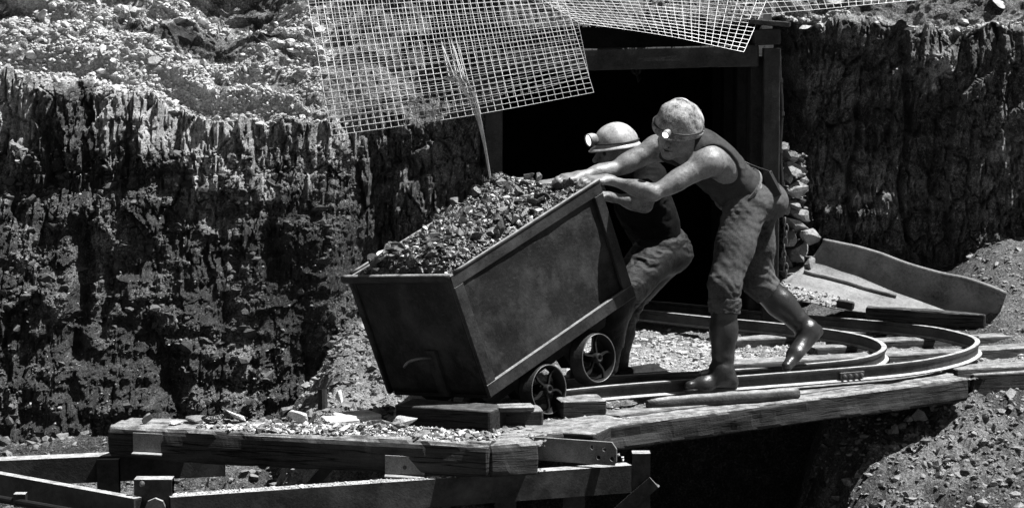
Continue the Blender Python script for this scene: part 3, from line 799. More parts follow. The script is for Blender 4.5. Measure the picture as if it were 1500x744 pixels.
part('post', vpost(KX(1117, 14.9), KX(1141, 14.9), 14.84, 14.98, -.2, 1.60, None), M['post'], pf)
lm = MB(); timber(lm, P(700, 76, 14.86), P(1112, 66, 14.86), .20, .13, .01, .004); part('lintel', lm, M['post'], pf)
cb = MB(); timber(cb, P(1104, 44, 14.84), P(1144, 42, 14.84), .17, .095, .008, .004); part('cap_block', cb, M['post'], pf)
rp = MB(); timber(rp, P(1098, 28, 14.8), P(1160, 33, 14.8), .2, .03, .006, .003)
single('roof_plank', rp, M['post'], 'short flat plank lying on top of the right portal post', 'plank')
# lining boards along the right wall of the drift
lin = MB()
for k in range(9):
    yk = 15.3 + k * .32
    lin.box((x1 - .025, yk, .72), .03, .26, 1.6)
    if k % 3 == 0: lin.box((x1 - .06, yk + .16, .72), .07, .07, 1.6)
single('tunnel_lining', lin, M['tunnel'], 'dark upright boards lining the right wall inside the mine entrance', 'lining')
hk = MB(); c0 = P(932, 84, 15.6)
hk.tube([c0 + V(0, 0, .03), c0 - V(0, 0, .10), c0 + V(.015, 0, -.16), c0 + V(.03, 0, -.13)], .008); hk.lathe(c0 - V(0, 0, .08), (0, 1, 0), [(-.01, .02), (.01, .02), (.01, .035), (-.01, .035)], 16)
single('hanging_hook', hk, M['iron'], 'small dark hook hanging from the roof inside the mine entrance', 'hook')
# hose beside the right post
hp = MB(); hpts = [P(1143 + 1.5 * math.sin(y * .05) + (y - 80) * .008, y, 14.93) for y in np.linspace(82, 318, 40)]
hp.tube(hpts, .012, 8)
for k in (6, 14, 23, 31): hp.tube([hpts[k] + V(0, 0, .012), hpts[k] - V(0, 0, .012)], .018, 8)
single('hose', hp, M['black'], 'dark hose hanging down beside the right portal post', 'hose')
ch = MB()
for k in range(9):
    c = P(1150 + math.sin(k) * 2, 325 + k * 9.5, 14.88); a = V(1, 0, 0) if k % 2 else V(0, 1, 0)
    ch.tube([c + .012 * math.cos(t) * a + V(0, 0, .026 * math.sin(t)) for t in np.linspace(0, 2 * math.pi, 12, endpoint=False)], .005, 6, closed=True)
single('chain', ch, M['iron_worn'], 'short chain hanging below the hose at the post foot', 'chain')

# dry stone packing right of the post
sw = thing('stone_wall', P(1168, 400, 15.1), 'rough dry stone packing stacked beside the right portal post', 'stone wall')
stones = [(1156, 214, 8, 7), (1157, 230, 12, 9), (1160, 252, 16, 11), (1163, 277, 18, 12), (1160, 300, 15, 9), (1168, 315, 22, 12), (1162, 330, 18, 8), (1158, 344, 11, 13), (1180, 345, 17, 12), (1168, 372, 20, 14), (1165, 400, 22, 12), (1150, 300, 8, 12), (1182, 390, 14, 12), (1150, 385, 10, 14), (1153, 260, 10, 10)]
for px, py, w, h in stones:
    c = P(px, py, 15.12); v, f = BIGR[RNG.integers(len(BIGR))]
    v = v / np.abs(v).max(0) * V(w / 238, .10, h / 238 * 1.08)
    th_ = RNG.uniform(-.35, .35); v = v * 1.12; v = np.column_stack([v[:, 0] * math.cos(th_) - v[:, 2] * math.sin(th_), v[:, 1], v[:, 0] * math.sin(th_) + v[:, 2] * math.cos(th_)]) + c + V(RNG.normal() * .012, RNG.normal() * .03, 0) - rootloc(sw)
    put('stone', npmesh('stone', v, [f]), M['stack'], sw)

pts = np.array([P(RNG.uniform(1144, 1180), RNG.uniform(225, 415), 15.2 + RNG.uniform(-.03, .08)) for _ in range(420)])
stuff('packing_rubble', pts, np.minimum(logn(420, .022, .4), .05), M['coal_dusty'], 'dark small rubble packed between the stones beside the right post', 'rubble', SMALL)
# ------------------------------------------------------------------ rails
def smooth_curve(pts, n):
    pts = np.asarray(pts, float); d = np.concatenate([[0], np.cumsum(np.linalg.norm(np.diff(pts, axis=0), axis=1))])
    # Catmull-Rom resample
    out = []
    for s in np.linspace(0, d[-1], n):
        i = min(np.searchsorted(d, s, side='right') - 1, len(pts) - 2); t = (s - d[i]) / (d[i + 1] - d[i] + 1e-9)
        p0, p1, p2, p3 = pts[max(i - 1, 0)], pts[i], pts[i + 1], pts[min(i + 2, len(pts) - 1)]
        out.append(.5 * ((2 * p1) + (-p0 + p2) * t + (2 * p0 - 5 * p1 + 4 * p2 - p3) * t * t + (-p0 + 3 * p1 - 3 * p2 + p3) * t ** 3))
    out = np.array(out)
    for _ in range(6): out[1:-1] = .25 * out[:-2] + .5 * out[1:-1] + .25 * out[2:]
    return out
RAILP = [(-.014, 0), (.014, 0), (.016, -.008), (.012, -.018), (.005, -.022), (.005, -.058), (.026, -.066), (.026, -.072), (-.026, -.072), (-.026, -.066), (-.005, -.058), (-.005, -.022), (-.012, -.018), (-.016, -.008)]
outer = [(828, 571), (900, 563.5), (1014, 555), (1073, 551), (1153, 545), (1233, 539), (1322, 531), (1364, 525), (1406, 515.5), (1427, 506.5), (1433, 499), (1424, 492), (1398, 485), (1364, 478), (1280, 469.5), (1204, 463), (1120, 457), (1039, 448), (959, 441), (900, 436)]
inner = [(780, 560), (900, 550), (1027, 543.5), (1077, 541), (1170, 533.5), (1237, 527.5), (1271, 522), (1290, 514.5), (1296, 507), (1286, 498.5), (1262, 490.5), (1210, 481.5), (1123, 471.5), (1039, 464), (954, 455), (880, 448)]
OUT = smooth_curve([G(x, y, 0) for x, y in outer], 130); INN = smooth_curve([G(x, y, 0) for x, y in inner], 120)
tr = thing('rail_track', G(1100, 545, -.1), 'narrow gauge rails bending round in a tight loop back into the mine', 'rail track')
for nm, c in (('rail', OUT), ('rail', INN)):
    mb = MB(); mb.sweep(c, RAILP); part(nm, mb, M['rail'], tr)
# fishplate with four bolts
i0 = int(np.argmin([abs(FPX * q[0] / (q[1]) + 750 - 1251) for q in OUT[:60]])); a, b = OUT[i0 - 3], OUT[i0 + 3]
tg = nrm(b - a); sd = V(tg[1], -tg[0], 0); c = OUT[i0] + sd * .013 - V(0, 0, .038)
fp = MB(); fp.box(c, .15, .012, .032, [tg, sd, V(0, 0, 1)]); fpo = part('fishplate', fp, M['rail'], tr)
for k in range(4):
    bm_ = MB(); bm_.lathe(c + tg * (k - 1.5) * .036 + sd * .012, sd, [(-.006, .001), (-.006, .009), (.006, .008), (.008, .001)], 6); part('bolt', bm_, M['iron_worn'], fpo)
def slp(pxa, pya, pxb, pyb, z=-.073, w=.16, h=.10, m='sleeper', parent=tr):
    mb = MB(); timber(mb, G(pxa, pya, z), G(pxb, pyb, z), w, h, .012, .006)
    return mb
for pts in [(1076, 498, 1300, 487), (1070, 533, 1330, 519), (1195, 510, 1300, 505), (960, 563, 1100, 556)]:
    part('sleeper', slp(*pts), M['sleeper'], tr)
for pts, lb in [((1285, 489, 1560, 478), 'long grey sleeper at right, farthest of the four from the camera'), ((1225, 503, 1570, 488), 'long grey sleeper at right, second from the rear'),
                ((1300, 521, 1580, 505), 'long grey sleeper at right, crossing just outside the bend of the rail'), ((1400, 541, 1590, 530), 'long grey sleeper at right, nearest the front timber')]:
    single('long_sleeper', slp(*pts), M['sleeper'], lb, 'sleeper', 'long sleepers at the right edge')

# ------------------------------------------------------------------ edge timbers of the deck
fb = MB(); timber(fb, A_ + V(.09, 0.07, .002), B_, .30, .125, .02, .012, step=.02)
single('deck_beam', fb, M['timber'], 'long heavy timber along the front edge of the deck, under the rails', 'beam')
fb2 = MB(); timber(fb2, G(1424, 548, -.1), G(1640, 536, -.1), .30, .125, .014, .006)
single('deck_beam', fb2, M['timber'], 'short heavy timber continuing the deck edge at the far right', 'beam')
bd = MB(); timber(bd, G(905, 609, -.092), G(1400, 547, -.092), .16, .02, .006, .004)
lg = MB(); pl_ = smooth_curve([G(948, 592, -.075), G(1020, 586, -.072), G(1100, 581, -.07), G(1168, 576, -.075)], 14)
lg.tube(pl_, [.020, .027, .031, .029, .032, .029, .031, .034, .030, .033, .029, .033, .030, .026], 22)
single('log', lg, M['log'], 'round stripped log lying under the boot of the standing man', 'log', smooth=True)
single('deck_plank', bd, M['sleeper'], 'pale worn plank lying along the top of the deck edge', 'plank')
bs = MB(); v = [G(908, 552, -.1), G(985, 548, -.1), G(975, 545, -.1), G(905, 545, -.1)]
bs.hexa(v + [v[0] + V(0, 0, .015), v[1] + V(-.03, 0, .02), v[2] + V(-.06, 0, .05), v[3] + V(0, 0, .02)])
single('broken_board', bs, M['timber_dark'], 'dark broken board leaning by the rear wheel of the tub', 'board')
# blocks under the rail end and tub
bl = MB(); timber(bl, G(822, 588, -.03), G(890, 586, -.03), .20, .085, .01, .005)
single('wood_block', bl, M['timber'], 'grey wooden block under the cut end of the near rail', 'block')
bl = MB(); timber(bl, G(712, 603, -.03), G(797, 601, -.03), .17, .075, .01, .005)
wb2 = single('wood_block', bl, M['timber'], 'dark wooden block under the front wheel with a thin board on top', 'block')
bl = MB(); timber(bl, G(728, 597, .0), G(785, 596, .0), .12, .022, .004, .003)
single('thin_board', bl, M['timber'], 'thin flat board resting on the block under the front wheel', 'board')
bl = MB(); timber(bl, G(578, 592, .0), G(718, 602, .0), .20, .14, .012, .005)
single('bumper_timber', bl, M['timber_dark'], 'black timber under the lower edge of the tipped tub', 'timber')
for k, (xa, xb, y, lb) in enumerate([(634, 712, 619, 'dark block in the deck edge, leftmost of three'), (716, 812, 626, 'dark block in the deck edge, the middle of three'), (815, 872, 631, 'small dark block in the deck edge beside the long front timber')]):
    bl = MB(); timber(bl, G(xa, y, -.095), G(xb, y + 4, -.095), .22, .10, .012, .006)
    single('edge_block', bl, M['timber'], lb, 'block', 'blocks along the left deck edge')

# ------------------------------------------------------------------ foreground staging
ta, tb = G(156, 622, -.05), G(716, 651, -.05)
fg = MB(); t_, back_, up_ = timber(fg, ta, tb, .27, .155, .034, .013, step=.02)
single('staging_timber', fg, M['timber'], 'long thick weathered timber strewn with gravel across the foreground staging', 'timber')
fg = MB(); timber(fg, tb + t_ * .008, G(790, 646, -.05), .30, .155, .034, .013, step=.02)
single('staging_timber', fg, M['timber'], 'short thick timber butted against the long one, left of the drilled plate', 'timber')
def channel(A, B, h=.13, w=.06, t=.009, bw=0):
    mb = MB(); A, B = np.asarray(A, float), np.asarray(B, float); tg = nrm(B - A); bk = nrm(np.cross(V(0, 0, 1), tg)); bk = bk if bk[1] > 0 else -bk
    ring = [(0, 0), (w, 0), (w, -t), (t, -t), (t, -h + t), (w, -h + t), (w, -h), (0, -h)]
    mb.loft([[q + a * bk + b * V(0, 0, 1) for a, b in ring] for q in (A, (A * 2 + B) / 3, (A + 2 * B) / 3, B)])
    return mb, tg, bk
zc = -.21
sf = thing('steel_staging', G(560, 744, -.35), 'frame of dark steel channels and posts carrying the foreground timber', 'staging')
def chan(pa, pb, h=.125, w=.06):
    mb, tg, bk = channel(G(*pa, zc), G(*pb, zc), h, w); return part('channel', mb, M['steel'], sf)
chan((-60, 677), (330, 660), .12, .10); chan((-60, 683), (196, 730), .13, .045)
chan((250, 728), (926, 681), .125, .075)
c = G(222, 702, -.14)
pm, _, _ = channel(c + V(-.075, .0, .0), c + V(.085, 0, 0), .50, .08); part('post', pm, M['steel'], sf)
bm_ = MB(); cc = P(208, 708, c[1] - .008); bm_.lathe(cc, (0, -1, 0), [(-.004, .001), (-.004, .012), (.012, .011), (.016, .001)], 8); part('bolt', bm_, M['iron_worn'], sf)
oc = MB(); c2 = P(228, 744, c[1] - .02); oc.lathe(c2, (0, -1, 0), [(-.01, .001), (-.01, .045), (.012, .045), (.012, .001)], 8); part('end_cap', oc, M['plate'], sf)
c = G(938, 664, -.12)
pm, _, _ = channel(c + V(-.035, .0, -.0), c + V(.045, 0, 0), .75, .08); part('post', pm, M['steel'], sf)
br = MB(); q0, q1 = P(958, 706, c[1] - .04), P(905, 752, c[1] - .02); q1 = q1 + (q1 - q0) * .5
br.sweep([q0, q1], [(-.03, 0), (.03, 0), (.03, -.008), (-.022, -.008), (-.022, -.05), (-.03, -.05)], up=V(0, -1, .2)); part('brace', br, M['steel'], sf)
br = MB(); q0, q1 = P(495, 668, 11.3), P(455, 712, 11.25); br.sweep([q0, q1], [(-.025, 0), (.025, 0), (.025, -.008), (-.025, -.008)], up=V(0, -1, .2)); part('brace', br, M['steel'], sf)
for px in (130, 740, 845):
    pm, _, _ = channel(G(px, 700, zc) + V(-.05, .5, -.01), G(px, 700, zc) + V(.05, .5, -.01), 1.0, .06); part('post', pm, M['steel'], sf)
# pipe along the lower left channel
pp = MB(); q0, q1 = P(-60, 720, 10.55), P(215, 768, 10.1); pp.tube([q0, q1], .016, 10); part('pipe', pp, M['iron'], sf)
cl = MB(); cl.box(P(30, 731, 10.42), .05, .05, .055); part('clamp', cl, M['steel'], sf)
# angle brackets
for (xa, xb, ya, yb), lb, hole in [((195, 238, 633, 660), 'pale steel angle bracket on the left part of the long timber', 0), ((564, 622, 666, 693), 'pale steel angle bracket with a hole on the right part of the long timber', 1)]:
    s = ((xa + xb) / 2 - 156) / (716 - 156); Yb = ta[1] + (tb[1] - ta[1]) * s - .014
    mb = MB(); A, B = P(xa, ya, Yb), P(xb, ya + (xb - xa) * .05, Yb); hh = (yb - ya) / FPX * Yb
    n_ = nrm(np.cross(V(0, 0, 1), B - A)); n_ = n_ if n_[1] < 0 else -n_
    fr = n_ * .008
    o_ = thing('angle_bracket', (A + B) / 2 - V(0, 0, hh), lb, 'bracket', 'angle brackets on the timber')
    mb.hexa([A - V(0, 0, hh) + fr, B - V(0, 0, hh) + fr, B - V(0, 0, hh), A - V(0, 0, hh), A + fr, B + fr, B, A]); part('plate', mb, M['plate'], o_)
    mb = MB(); q = hh + .004
    mb.hexa([A - V(0, 0, q + .006) + fr + n_ * .05, B - V(0, 0, q + .006) + fr + n_ * .05, B - V(0, 0, q + .006), A - V(0, 0, q + .006), A - V(0, 0, q) + fr + n_ * .05, B - V(0, 0, q) + fr + n_ * .05, B - V(0, 0, q), A - V(0, 0, q)])
    part('flange', mb, M['plate'], o_)
    if hole:
        mb = MB(); mb.lathe(A * .5 + B * .5 - V(0, 0, hh * .62) + fr * 1.2, n_, [(-.003, .001), (-.003, .009), (.001, .009), (.001, .001)], 14); part('hole_shade', mb, M['black'], o_)  # black disc painted for the dark inside a hole, none is cut
# drilled flat bar
import bmesh
qa, qb = P(672, 632, 11.12), P(903, 648, 10.86); tg = nrm(qb - qa); n_ = nrm(np.cross(V(0, 0, 1), tg)); n_ = -n_ if n_[1] > 0 else n_
Lb = np.linalg.norm(qb - qa); hb = .105
def drilled(L, h, holes, th=.012, nseg=20):
    """plate outline with real holes, made as quad rings joined by triangulated fill"""
    bm = bmesh.new(); loops = [[(0, 0), (0, -h), (L - .01, -h), (L, -h + .02), (L, -.03), (L - .022, 0)]]
    for cx, cy, r in holes: loops.append([(cx + r * math.cos(2 * math.pi * k / nseg), cy + r * math.sin(2 * math.pi * k / nseg)) for k in range(nseg)])
    ed = []
    for lp in loops:
        vs = [bm.verts.new((x, 0, y)) for x, y in lp]; ed += [bm.edges.new((vs[i], vs[(i + 1) % len(vs)])) for i in range(len(vs))]
    bmesh.ops.triangle_fill(bm, use_beauty=True, use_dissolve=False, edges=ed)
    ex = bmesh.ops.extrude_face_region(bm, geom=bm.faces[:]); bmesh.ops.translate(bm, verts=[g for g in ex['geom'] if isinstance(g, bmesh.types.BMVert)], vec=(0, th, 0))
    bmesh.ops.recalc_face_normals(bm, faces=bm.faces); return bm
bm = drilled(Lb, hb, [(Lb - .115, -.03, .011), (Lb - .058, -.034, .011), (Lb - .085, -.074, .011), (Lb - .022, -.076, .011)])
Mx = np.array([tg, -n_, nrm(np.cross(tg, -n_))]).T
for vtx in bm.verts: vtx.co = Vector(Mx @ np.array(vtx.co[:]))
me = bpy.data.meshes.new('drilled_plate'); bm.to_mesh(me); bm.free()
o = put('drilled_plate', me, M['plate']); o.location = tuple(qa); tag(o, 'flat steel bar drilled with four holes beside the short foreground timber', 'plate')
wl = [P(905 + k * 5 + RNG.normal() * 2, 672 + RNG.normal() * 3, 10.84) for k in range(3)]
for k, q in enumerate(wl): lump('pebble', q, .012, M['shale_pale'], 'pale pebble lodged by the end of the drilled plate', 'pebble', 'pebbles by the drilled plate', MED)

# rubble on the long timber
def on_timber(s, w, dz=0.): return ta + (tb - ta) * s + back_ * w + V(0, 0, dz)
for px, w, sz, st, mm, lb in [(205, .10, .04, (1, .8, .9), 'coal_dusty', 'small black lump alone near the left end of the long timber'), (243, .12, .045, (1.5, 1, .6), 'shale', 'flat grey stone near the left end of the long timber'),
        (302, .17, .065, (1.5, .9, .75), 'coal', 'black lump with a pale flat top, largest on the timber'), (270, .16, .045, (1.3, 1, .7), 'coal_dusty', 'dark stone left of the largest black lump on the timber'), (330, .2, .05, (1.3, .9, .7), 'shale_pale', 'pale stone right of the largest black lump'),
        (418, .24, .06, (1, .9, .9), 'shale', 'upright grey stone at the back of the timber'), (440, .26, .065, (1, .8, 1), 'coal', 'black block at the back of the timber below the stake'), (540, .20, .07, (1.4, .8, .9), 'coal_dusty', 'dark square block in the gravel left of the tub'),
        (566, .26, .075, (1, .7, 1.1), 'shale', 'grey wedge shaped stone standing under the tub corner'), (482, .18, .04, (1.3, .8, .7), 'shale_pale', 'pale stone in the gravel on the middle of the timber')]:
    s = (px - 156) / 560.
    lump('stone_lump', on_timber(s, w, .0), sz, M[mm], lb, 'stone', 'stones lying on the long timber', BIGR, stretch=st)
pts, szs = [], []
for _ in range(2600):
    s = RNG.beta(2.2, 1.5); w = RNG.uniform(.03, .27)
    if s < .20 + .1 * RNG.random(): continue
    pile = .035 * math.exp(-((s - .72) / .22) ** 2) * math.sin(math.pi * w / .30)
    pts.append(on_timber(s, w, RNG.uniform(0, max(pile, .002)))); szs.append(min(.03, .008 * math.exp(RNG.normal() * .6)))
stuff('timber_gravel', pts[::2], szs[::2], M['shale_pale'], 'loose pale gravel lying along the top of the long timber', 'gravel', SMALL)
stuff('timber_coal', pts[1::2], [x * 1.25 for x in szs[1::2]], M['coal_dusty'], 'dark coal crumbs mixed in the gravel on the long timber', 'coal crumbs', SMALL)
pts, szs = [], []
for _ in range(1500):
    px = RNG.uniform(480, 800); py = 612 + (px - 480) * .06 + RNG.uniform(-4, 22); pts.append(G(px, py, -.12 + RNG.uniform(0, .03))); szs.append(min(.03, .009 * math.exp(RNG.normal() * .5)))
stuff('edge_gravel', pts, szs, M['stack'], 'grey gravel piled along the deck edge behind the foreground timber', 'gravel', SMALL)
eb = MB(); eb.hexa([G(470, 640, -.32), G(800, 650, -.32), G(800, 618, -.32), G(470, 610, -.32), G(470, 640, -.13), G(800, 650, -.13), G(800, 618, -.10), G(470, 610, -.10)])
single('edge_boarding', eb, M['timber_dark'], 'dark boarding behind the long foreground timber, covered in gravel', 'boarding')
for (a, b, lb) in [((505, 611), (562, 606), 'flat pale slab of stone on the gravel left of the tub'), ((480, 617), (530, 614), 'flat grey slab in the gravel behind the timber')]:
    mb = MB(); timber(mb, G(*a, -.06), G(*b, -.06), .16, .035, .01, .008); single('stone_slab', mb, M['shale_pale'], lb, 'slab')
pt_, sz_ = [], []
for k in range(500):
    s = RNG.random(); q = G(250, 728, zc) * (1 - s) + G(800, 690, zc) * s; pt_.append(q + V(0, RNG.uniform(.005, .07), .002)); sz_.append(.005 * math.exp(RNG.normal() * .4))
stuff('channel_grit', pt_, sz_, M['shale_pale'], 'pale grit lying on the top flange of the front steel channel', 'grit', SMALL)
sk = MB(); sk.tube([P(473, 612, 12.6), P(472, 570, 12.62)], [.028, .026], 10); single('stake', sk, M['post'], 'short round stake standing at the foot of the gravel heap', 'stake')
lump('boulder', G(497, 590, -.2), .05, M['shale_pale'], 'pale pointed stone on the gravel heap beside the stake', 'boulder', None, BIGR, stretch=(.6, .6, 1.4))

# ------------------------------------------------------------------ sheet metal chute
def chute():
    root = thing('metal_chute', G(1330, 474, -.05), 'long bent sheet metal chute with rolled rim lying beside the track', 'chute')
    tl, trr = P(1206, 354, 15.12), P(1474, 433, 14.62); rl, rr_ = P(1168, 397, 15.02), P(1345, 452, 14.66); bl_, br_ = P(1118, 428, 14.75), P(1292, 477, 14.25)
    er = G(1462, 470, -.03); er2 = G(1432, 478, -.05)
    N, K = 40, 14; vs = []
    for i in range(N):
        u = i / (N - 1)
        top = tl * (1 - u) + trr * u + V(0, 0, .012 * math.sin(u * 9) + .02 * math.sin(u * math.pi)); rib = rl * (1 - u) + (rr_ * (1 - u) + er * u) * u; bot = bl_ * (1 - u) + (br_ * (1 - u) + er2 * u) * u
        for j in range(K):
            t = j / (K - 1)
            if t < .55: q = top + (rib - top) * (t / .55); q = q + V(0, .05, -.03) * math.sin(math.pi * t / .55)
            else: q = rib + (bot - rib) * ((t - .55) / .45)
            q = q + V(0, 0, .006) * vn2(np.array([u * 9.]), np.array([t * 6.]), 4)[0]
            vs.append(q)
    vs = np.array(vs); f = []
    for i in range(N - 1):
        for j in range(K - 1): a = i * K + j; f.append((a, a + K, a + K + 1, a + 1))
    f = np.array(f); off = V(0, .004, -.006); n = len(vs)
    rim = []
    per = [i * K for i in range(N)] + [(N - 1) * K + j for j in range(1, K)] + [i * K + K - 1 for i in range(N - 2, -1, -1)] + [j for j in range(K - 2, 0, -1)]
    for a, b in zip(per, per[1:] + per[:1]): rim.append((a, b, b + n, a + n))
    me = npmesh('sheet', np.concatenate([vs, vs + off]) - rootloc(root), [f, f[:, ::-1] + n, np.array(rim)], True); put('sheet', me, M['chute'], root)
    mb = MB(); mb.tube([vs[i * K] for i in range(N)], .016, 10); part('rolled_rim', mb, M['chute'], root, True)
    jr = int(.55 * (K - 1)); mb = MB(); mb.tube([vs[i * K + jr] + V(0, -.006, .01) for i in range(2, int(N * .62))], .012, 8); part('rib', mb, M['chute'], root, True)
    return vs, K, N
CHV, CHK, CHN = chute()
pts = [CHV[RNG.integers(0, 18) * CHK + CHK - 1 - RNG.integers(0, 3)] + V(RNG.normal() * .03, RNG.normal() * .03, .012) for _ in range(260)]
stuff('chute_debris', pts, logn(260, .009, .5), M['shale'], 'small stones lying on the lower plate of the chute', 'debris', SMALL)
mb = MB(); timber(mb, P(1268, 450, 14.35), P(1444, 462, 14.2), .11, .075, .008, .012, step=.012); single('broken_timber', mb, M['timber_dark'], 'dark splintered timber lying along the foot of the chute', 'timber')
mb = MB(); timber(mb, P(1226, 439, 14.5), P(1252, 444, 14.48), .07, .05, .008, .006); single('brick_stone', mb, M['timber_dark'], 'small dark block lying on the chute', 'block')

# ------------------------------------------------------------------ wire mesh sheets
def wire_sheet(name, fpos, nu, nv, r, label, m='wire'):
    """fpos(u,v) in [0,1]^2 -> world point"""
    mb = MB(); SS = 16
    for i in range(nu + 1):
        u = i / nu; mb.tube([fpos(u, t) for t in np.linspace(0, 1, 2 * SS)], r, 4, cap=False)
    for j in range(nv + 1):
        v_ = j / nv; mb.tube([fpos(t, v_) + V(0, -1.6 * r, 0) for t in np.linspace(0, 1, 2 * SS)], r * .72, 4, cap=False)
    return single(name, mb, M[m], label, 'wire mesh', 'wire mesh sheets hung over the portal')
def patch(bl, br, tl, tr_, bulge=0., sag=0., seed=0., amp=.02):
    bl, br, tl, tr_ = map(np.asarray, (bl, br, tl, tr_))
    def f(u, v):
        q = (bl * (1 - u) + br * u) * (1 - v) + (tl * (1 - u) + tr_ * u) * v
        n = vn2(np.array([u * 3. + seed]), np.array([v * 2.5 + seed]), 2)[0]
        n2 = vn2(np.array([u * 2. + seed]), np.array([v * 2. + seed]), 7)[0]
        return q + V(n2 * amp * .5, n * amp * 1.6 - bulge * math.sin(math.pi * v) * (1), -sag * math.sin(math.pi * u) * (1 - v) + n2 * amp * .4)
    return f
wire_sheet('wire_mesh', patch(P(485, 200, 14.32), P(868, 137, 14.36), P(449, -20, 15.05), P(815, -38, 15.2), .16, .012, 1.), 35, 25, .0018, 'front sheet of bright welded wire mesh hanging left of the mine entrance')
wire_sheet('wire_mesh', patch(P(492, 190, 14.42), P(862, 112, 14.46), P(466, -20, 15.12), P(833, -30, 15.26), .13, .03, 4.), 34, 27, .0015, 'second sheet of wire mesh showing just behind the left hanging one', 'wire2')
wire_sheet('wire_mesh', patch(P(846, 36, 14.55), P(1090, 76, 14.6), P(762, -30, 15.2), P(1128, -16, 15.25), .05, -.01, 7.), 25, 16, .0018, 'wire mesh sheet sagging over the lintel above the men')
wire_sheet('wire_mesh', patch(P(1092, 24, 14.75), P(1372, -3, 14.9), P(1040, -32, 15.2), P(1400, -30, 15.3), .03, 0, 9.), 26, 7, .0018, 'narrow strip of wire mesh above the right portal post')
wire_sheet('wire_mesh', patch(P(795, 14, 14.9), P(1105, 30, 14.95), P(740, -32, 15.25), P(1100, -30, 15.35), .02, 0, 12.), 30, 10, .0015, 'fine upper layer of wire mesh on the slope over the lintel', 'wire2')
# pale strip pulled through the mesh: loose strands above that gather into one twisted cord below
cs = MB()
_r = np.random.default_rng(5)
def ribbon(path, ph):
    """path: (px, py, halfwidth px, Y)"""
    path = np.array(path, float); tt = np.linspace(0, len(path) - 1, 44); rings = []
    for t in tt:
        x, y, w, Y = [np.interp(t, range(len(path)), path[:, k]) for k in range(4)]
        ring = []
        for k in range(12):
            a, s = (k / 5 * 2 - 1, 1) if k < 6 else (1 - (k - 6) / 5 * 2, -1)
            ring.append(P(x + a * w, y + a * 2, Y) + V(0, math.sin(a * 3 + t * .8 + ph) * min(.01, w * .001) + s * .0012, 0))
        rings.append(ring)
    cs.loft(rings)
for k in range(24):
    u = k / 23 - .5; x0 = 656 + u * 26; y0 = 62 + _r.uniform(-16, 34) + abs(u) * 16
    w0 = _r.uniform(.25, .75)
    ribbon([(x0, y0, .25, 14.40), (x0 + 6 + _r.normal(), y0 + 20, w0 + .5, 14.33), (676 + u * 22, 118 + _r.normal() * 2, w0 + .5, 14.28), (688 + u * 16, 138, w0 + .3, 14.25), (697 + u * 10, 160, w0 + .3, 14.23), (704 + u * 5, 184, .9, 14.22), (711 + u * 3, 218, .8, 14.22), (720 + u * 2, 272, .7, 14.22)], k * 1.3)
single('hanging_strip', cs, M['cloth_strip'], 'pale torn strip hanging through the wire mesh and narrowing down to the coal', 'strip', smooth=True)

# ------------------------------------------------------------------ tipped mine tub
yaw, pit, rol = math.radians(47.07), math.radians(20.23), math.radians(5.13)
cT = V(0.36137709, 12.44019643, 0.38062055); cL, cW, cH = 1.1196, .7161, .6262
_f = V(-math.cos(yaw), -math.sin(yaw), 0); _l = V(math.sin(yaw), -math.cos(yaw), 0); _u = V(0, 0, 1)
f2 = _f * math.cos(pit) - _u * math.sin(pit); u2 = _f * math.sin(pit) + _u * math.cos(pit)
cX, cY_, cZ_ = f2, _l * math.cos(rol) + u2 * math.sin(rol), -_l * math.sin(rol) + u2 * math.cos(rol)
def T(x, y, z): return cT + cX * x + cY_ * y + cZ_ * z
AX = np.array([cX, cY_, cZ_])
tub = thing('mine_tub', T(.55, 0, -.28), 'dark steel mine tub tipped forward off the rail end, heaped with coal', 'mine tub')
hw = cW / 2
def hexT(mb, pts): mb.hexa([T(*p) for p in pts])
def slabY(mb, x0, x1, z0, z1, y, th):   # plate in the side plane
    hexT(mb, [(x0, y, z0), (x1, y, z0), (x1, y + th, z0), (x0, y + th, z0), (x0, y, z1), (x1, y, z1), (x1, y + th, z1), (x0, y + th, z1)])
def bent_plate(o, ux, uy, Lx, Ly, nrm_, th, seed, amp):
    """dented sheet"""
    mb = MB(); n, m = int(Lx / .025), int(Ly / .025); vs = []
    for i in range(n + 1):
        for j in range(m + 1):
            a, b = i / n, j / m; e = min(a, 1 - a, b, 1 - b); e = min(1, e * 8)
            d = amp * e * fbm2(np.array([a * Lx * 3.5]), np.array([b * Ly * 3.5]), seed, 4)[0]
            vs.append(o + ux * a * Lx + uy * b * Ly + nrm_ * d)
    vs = np.array(vs); k = len(vs); f = []
    for i in range(n):
        for j in range(m): q = i * (m + 1) + j; f.append((q, q + m + 1, q + m + 2, q + 1))
    f = np.array(f)
    per = [i * (m + 1) for i in range(n + 1)] + [n * (m + 1) + j for j in range(1, m + 1)] + [i * (m + 1) + m for i in range(n - 1, -1, -1)] + [j for j in range(m - 1, 0, -1)]
    rim = np.array([(a, b, b + k, a + k) for a, b in zip(per, per[1:] + per[:1])])
    mb.add(np.concatenate([vs, vs - nrm_ * th]), [tuple(x) for x in f] + [tuple(x + k)[::-1] for x in f] + [tuple(x) for x in rim])
    return mb
part('side_panel', bent_plate(T(.01, hw - .016, .01), cX, cZ_, cL - .02, cH - .02, cY_, .006, 3, .012), M['tub'], tub, True)
part('side_panel', bent_plate(T(.01, -hw + .016, .01), cX, cZ_, cL - .02, cH - .02, -cY_, .006, 5, .008), M['tub'], tub, True)
part('end_panel', bent_plate(T(cL - .012, -hw + .018, .01), cY_, cZ_, cW - .036, cH - .02, cX, .006, 7, .008), M['tub'], tub, True)
part('end_panel', bent_plate(T(.012, -hw + .018, .01), cY_, cZ_, cW - .036, cH - .02, -cX, .006, 9, .008), M['tub'], tub, True)
